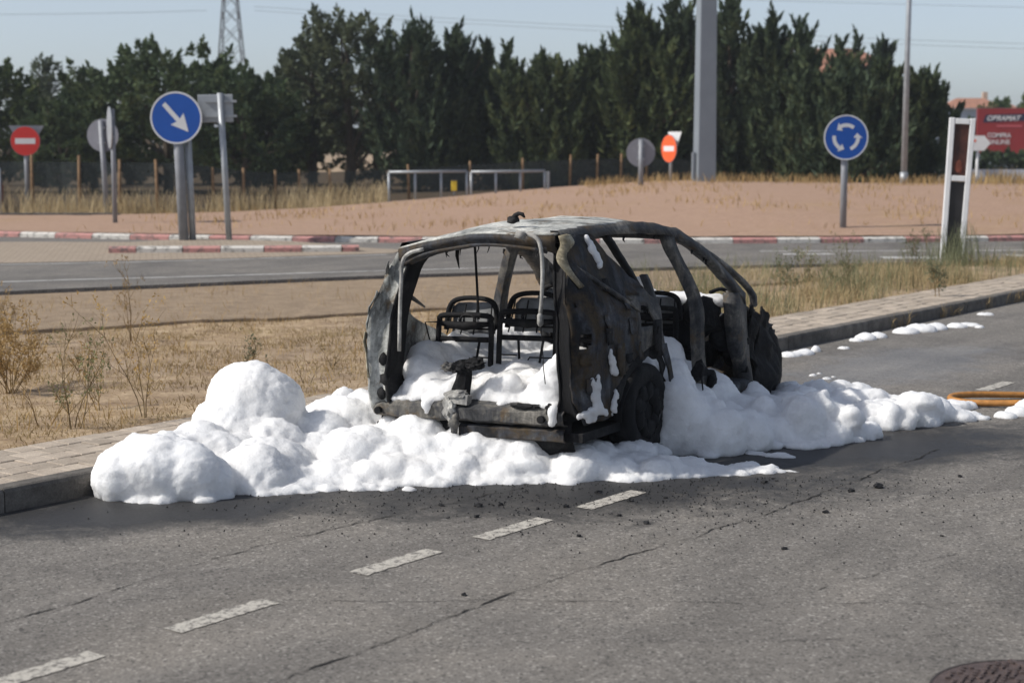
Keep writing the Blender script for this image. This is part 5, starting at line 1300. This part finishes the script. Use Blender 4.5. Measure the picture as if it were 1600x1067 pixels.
WD = [(222, 655, .78, 3, .22, 'tall twiggy dry weed at the pavement edge left of the foam ball', 60, 0), (118, 672, .62, 4, .35, 'greenish branching weed beside the left pavement', 70, 1), (70, 665, .45, 2, .5, 'thin slanting dry stalk left of the greenish weed', 10, 0),
      (388, 565, .28, 3, .35, 'small upright weed tuft above the foam ball', 30, 1), (150, 640, .5, 2, .3, 'faint dry weed between two taller weeds at left', 30, 0), (20, 520, .55, 5, .5, 'fine pale weed rising at the left picture edge', 90, 0),
      (205, 520, .72, 3, .16, 'straight tall dry stalk farther back on the left verge', 50, 0), (520, 575, .25, 2, .5, 'sparse low dry weed left of the wrecked car', 15, 0), (480, 600, .22, 2, .6, 'bent dry weed near the upper foam edge', 10, 0)]
for i, (px, py, h, n, sp_, lab, lf, gr) in enumerate(WD):
    x, y = gz(px, py); weed(x, y, h, n, sp_, lab, 40+i, leafy=lf, green=gr)
x, y = gz(15, 600); weed(x, y, .62, 11, .7, 'dense brown dry bush at the left picture edge', 77, leafy=700, name='dry_bush')
for i, (px, py, h, lab) in enumerate(((1465, 470, .40, 'small dark weed growing at the right kerb edge'), (1260, 450, .6, 'greyish weed bush behind the front of the car'), (1240, 470, .55, 'dark grey weed nearest the front of the car'), (1320, 455, .6, 'green weed in the middle of the right verge'), (1430, 430, .6, 'green weed left of the white frame'))):
    x, y = gz(px, py); weed(x, y, h, 4, .35, lab, 90+i, leafy=160, green=1, z=.13 if i == 0 else None)

# ------------------------------------------------------------------ hose, manhole, charred bits
hx, hy = gx(1668, 631)
hs = MB(); P = [Vector((hx+1.0*math.cos(a)*-1, hy+.27*math.sin(a), .045+.012*math.sin(a*3))) for a in np.linspace(-2.2, 2.2, 40)]
hs.tube(P, .028, 10); tag(hs.build('fire_hose', 'hose', smooth=True), 'orange fire hose loop lying on the road at the right edge', 'hose')
mh = tag(empty('manhole_cover', (2.14, 6.46, .004)), 'rusty round manhole cover in the bottom right corner', 'manhole cover')
MB().tube([(0, 0, -.03), (0, 0, .004)], .445, 56).build('plate', 'iron', mh)
b = MB(); rows = []
for k in range(57):
    a = 2*math.pi*k/56; rows.append([(r_*math.cos(a), r_*math.sin(a), z) for r_, z in ((.445, -.02), (.445, .006), (.456, .006), (.456, -.02))])
b.grid(rows); b.build('rim', 'iron_dark', mh)
MB().box((.10, .18, .008), (.018, .56, .012), (0, 0, R(24))).build('seam', 'iron', mh)
stud = None
for k in range(26):
    for j in range(26):
        x, y = -.42+k*.033+(j % 2)*.016, -.42+j*.033
        if math.hypot(x, y) > .415 or y < -.02: continue
        if (k*7+j*5) % 4 == 0: continue
        if stud is None: stud = o = MB().box((0, 0, .0035), (.024, .016, .011)).build('stud', 'iron', mh)
        else: o = link(stud.copy(), mh)
        o.location = (x, y, .004); o.rotation_euler = (0, 0, random.choice((0, math.pi/2, .7)))
rc = random.Random(9)
BIG = [(748, 791), (747, 789), (1194, 754), (1372, 762), (1290, 801), (1040, 778), (985, 783), (935, 770), (968, 806), (1010, 818), (745, 808), (782, 789), (840, 795), (885, 792), (1225, 858), (905, 838), (725, 930), (1500, 745), (1330, 768), (690, 790)]
for i, (px, py) in enumerate(BIG):
    x, y = gx(px, py); s_ = rc.uniform(.011, .020)*(1.5 if i in (2, 3, 0) else 1)
    o = MB().lump((0, 0, 0), (s_*1.3, s_, s_*.7), i*2.3, .7, 2.4, 2).build('charred_fragment', 'charcoal'); o.location = (x, y, s_*.35); o.rotation_euler = (0, 0, rc.uniform(0, 6))
    tag(o, 'small black charred fragment lying loose on the asphalt before the foam', 'debris', 'charred fragments on the road')
V = []
for k in range(1500):
    px = rc.gauss(900, 330); py = 745+abs(rc.gauss(0, 45)); 
    if not 100 < px < 1600: continue
    x, y = gx(px, py); s_ = rc.uniform(.003, .009)
    a = rc.uniform(0, 6.28); q = [Vector((math.cos(a+t)*s_*rc.uniform(.6, 1.4), math.sin(a+t)*s_*rc.uniform(.6, 1.4), 0)) for t in (0, 2.1, 4.2)]; tp = Vector((0, 0, s_*1.1)); o = Vector((x, y, .002))
    V += [[o+q[0], o+q[1], o+tp], [o+q[1], o+q[2], o+tp], [o+q[2], o+q[0], o+tp]]
tag(polys('soot_crumbs', np.array([[tuple(v) for v in t] for t in V]), 3, 'charcoal'), 'fine black soot crumbs scattered over the asphalt', kind='stuff')

# ------------------------------------------------------------------ thin summer haze
hz = MB().box((0, 1200, 18.3), (5600, 5600, 39)).build('haze', 'foam'); tag(hz, 'thin pale summer haze over the whole place', kind='stuff')
hm = bpy.data.materials.new('haze'); hm.use_nodes = True; hm.node_tree.nodes.clear()
pv = hm.node_tree.nodes.new('ShaderNodeVolumePrincipled'); pv.inputs['Density'].default_value = .0005; pv.inputs['Color'].default_value = (.86, .90, .95, 1); pv.inputs['Anisotropy'].default_value = .3
ho = hm.node_tree.nodes.new('ShaderNodeOutputMaterial'); hm.node_tree.links.new(pv.outputs[0], ho.inputs['Volume'])
hz.data.materials.clear(); hz.data.materials.append(hm)
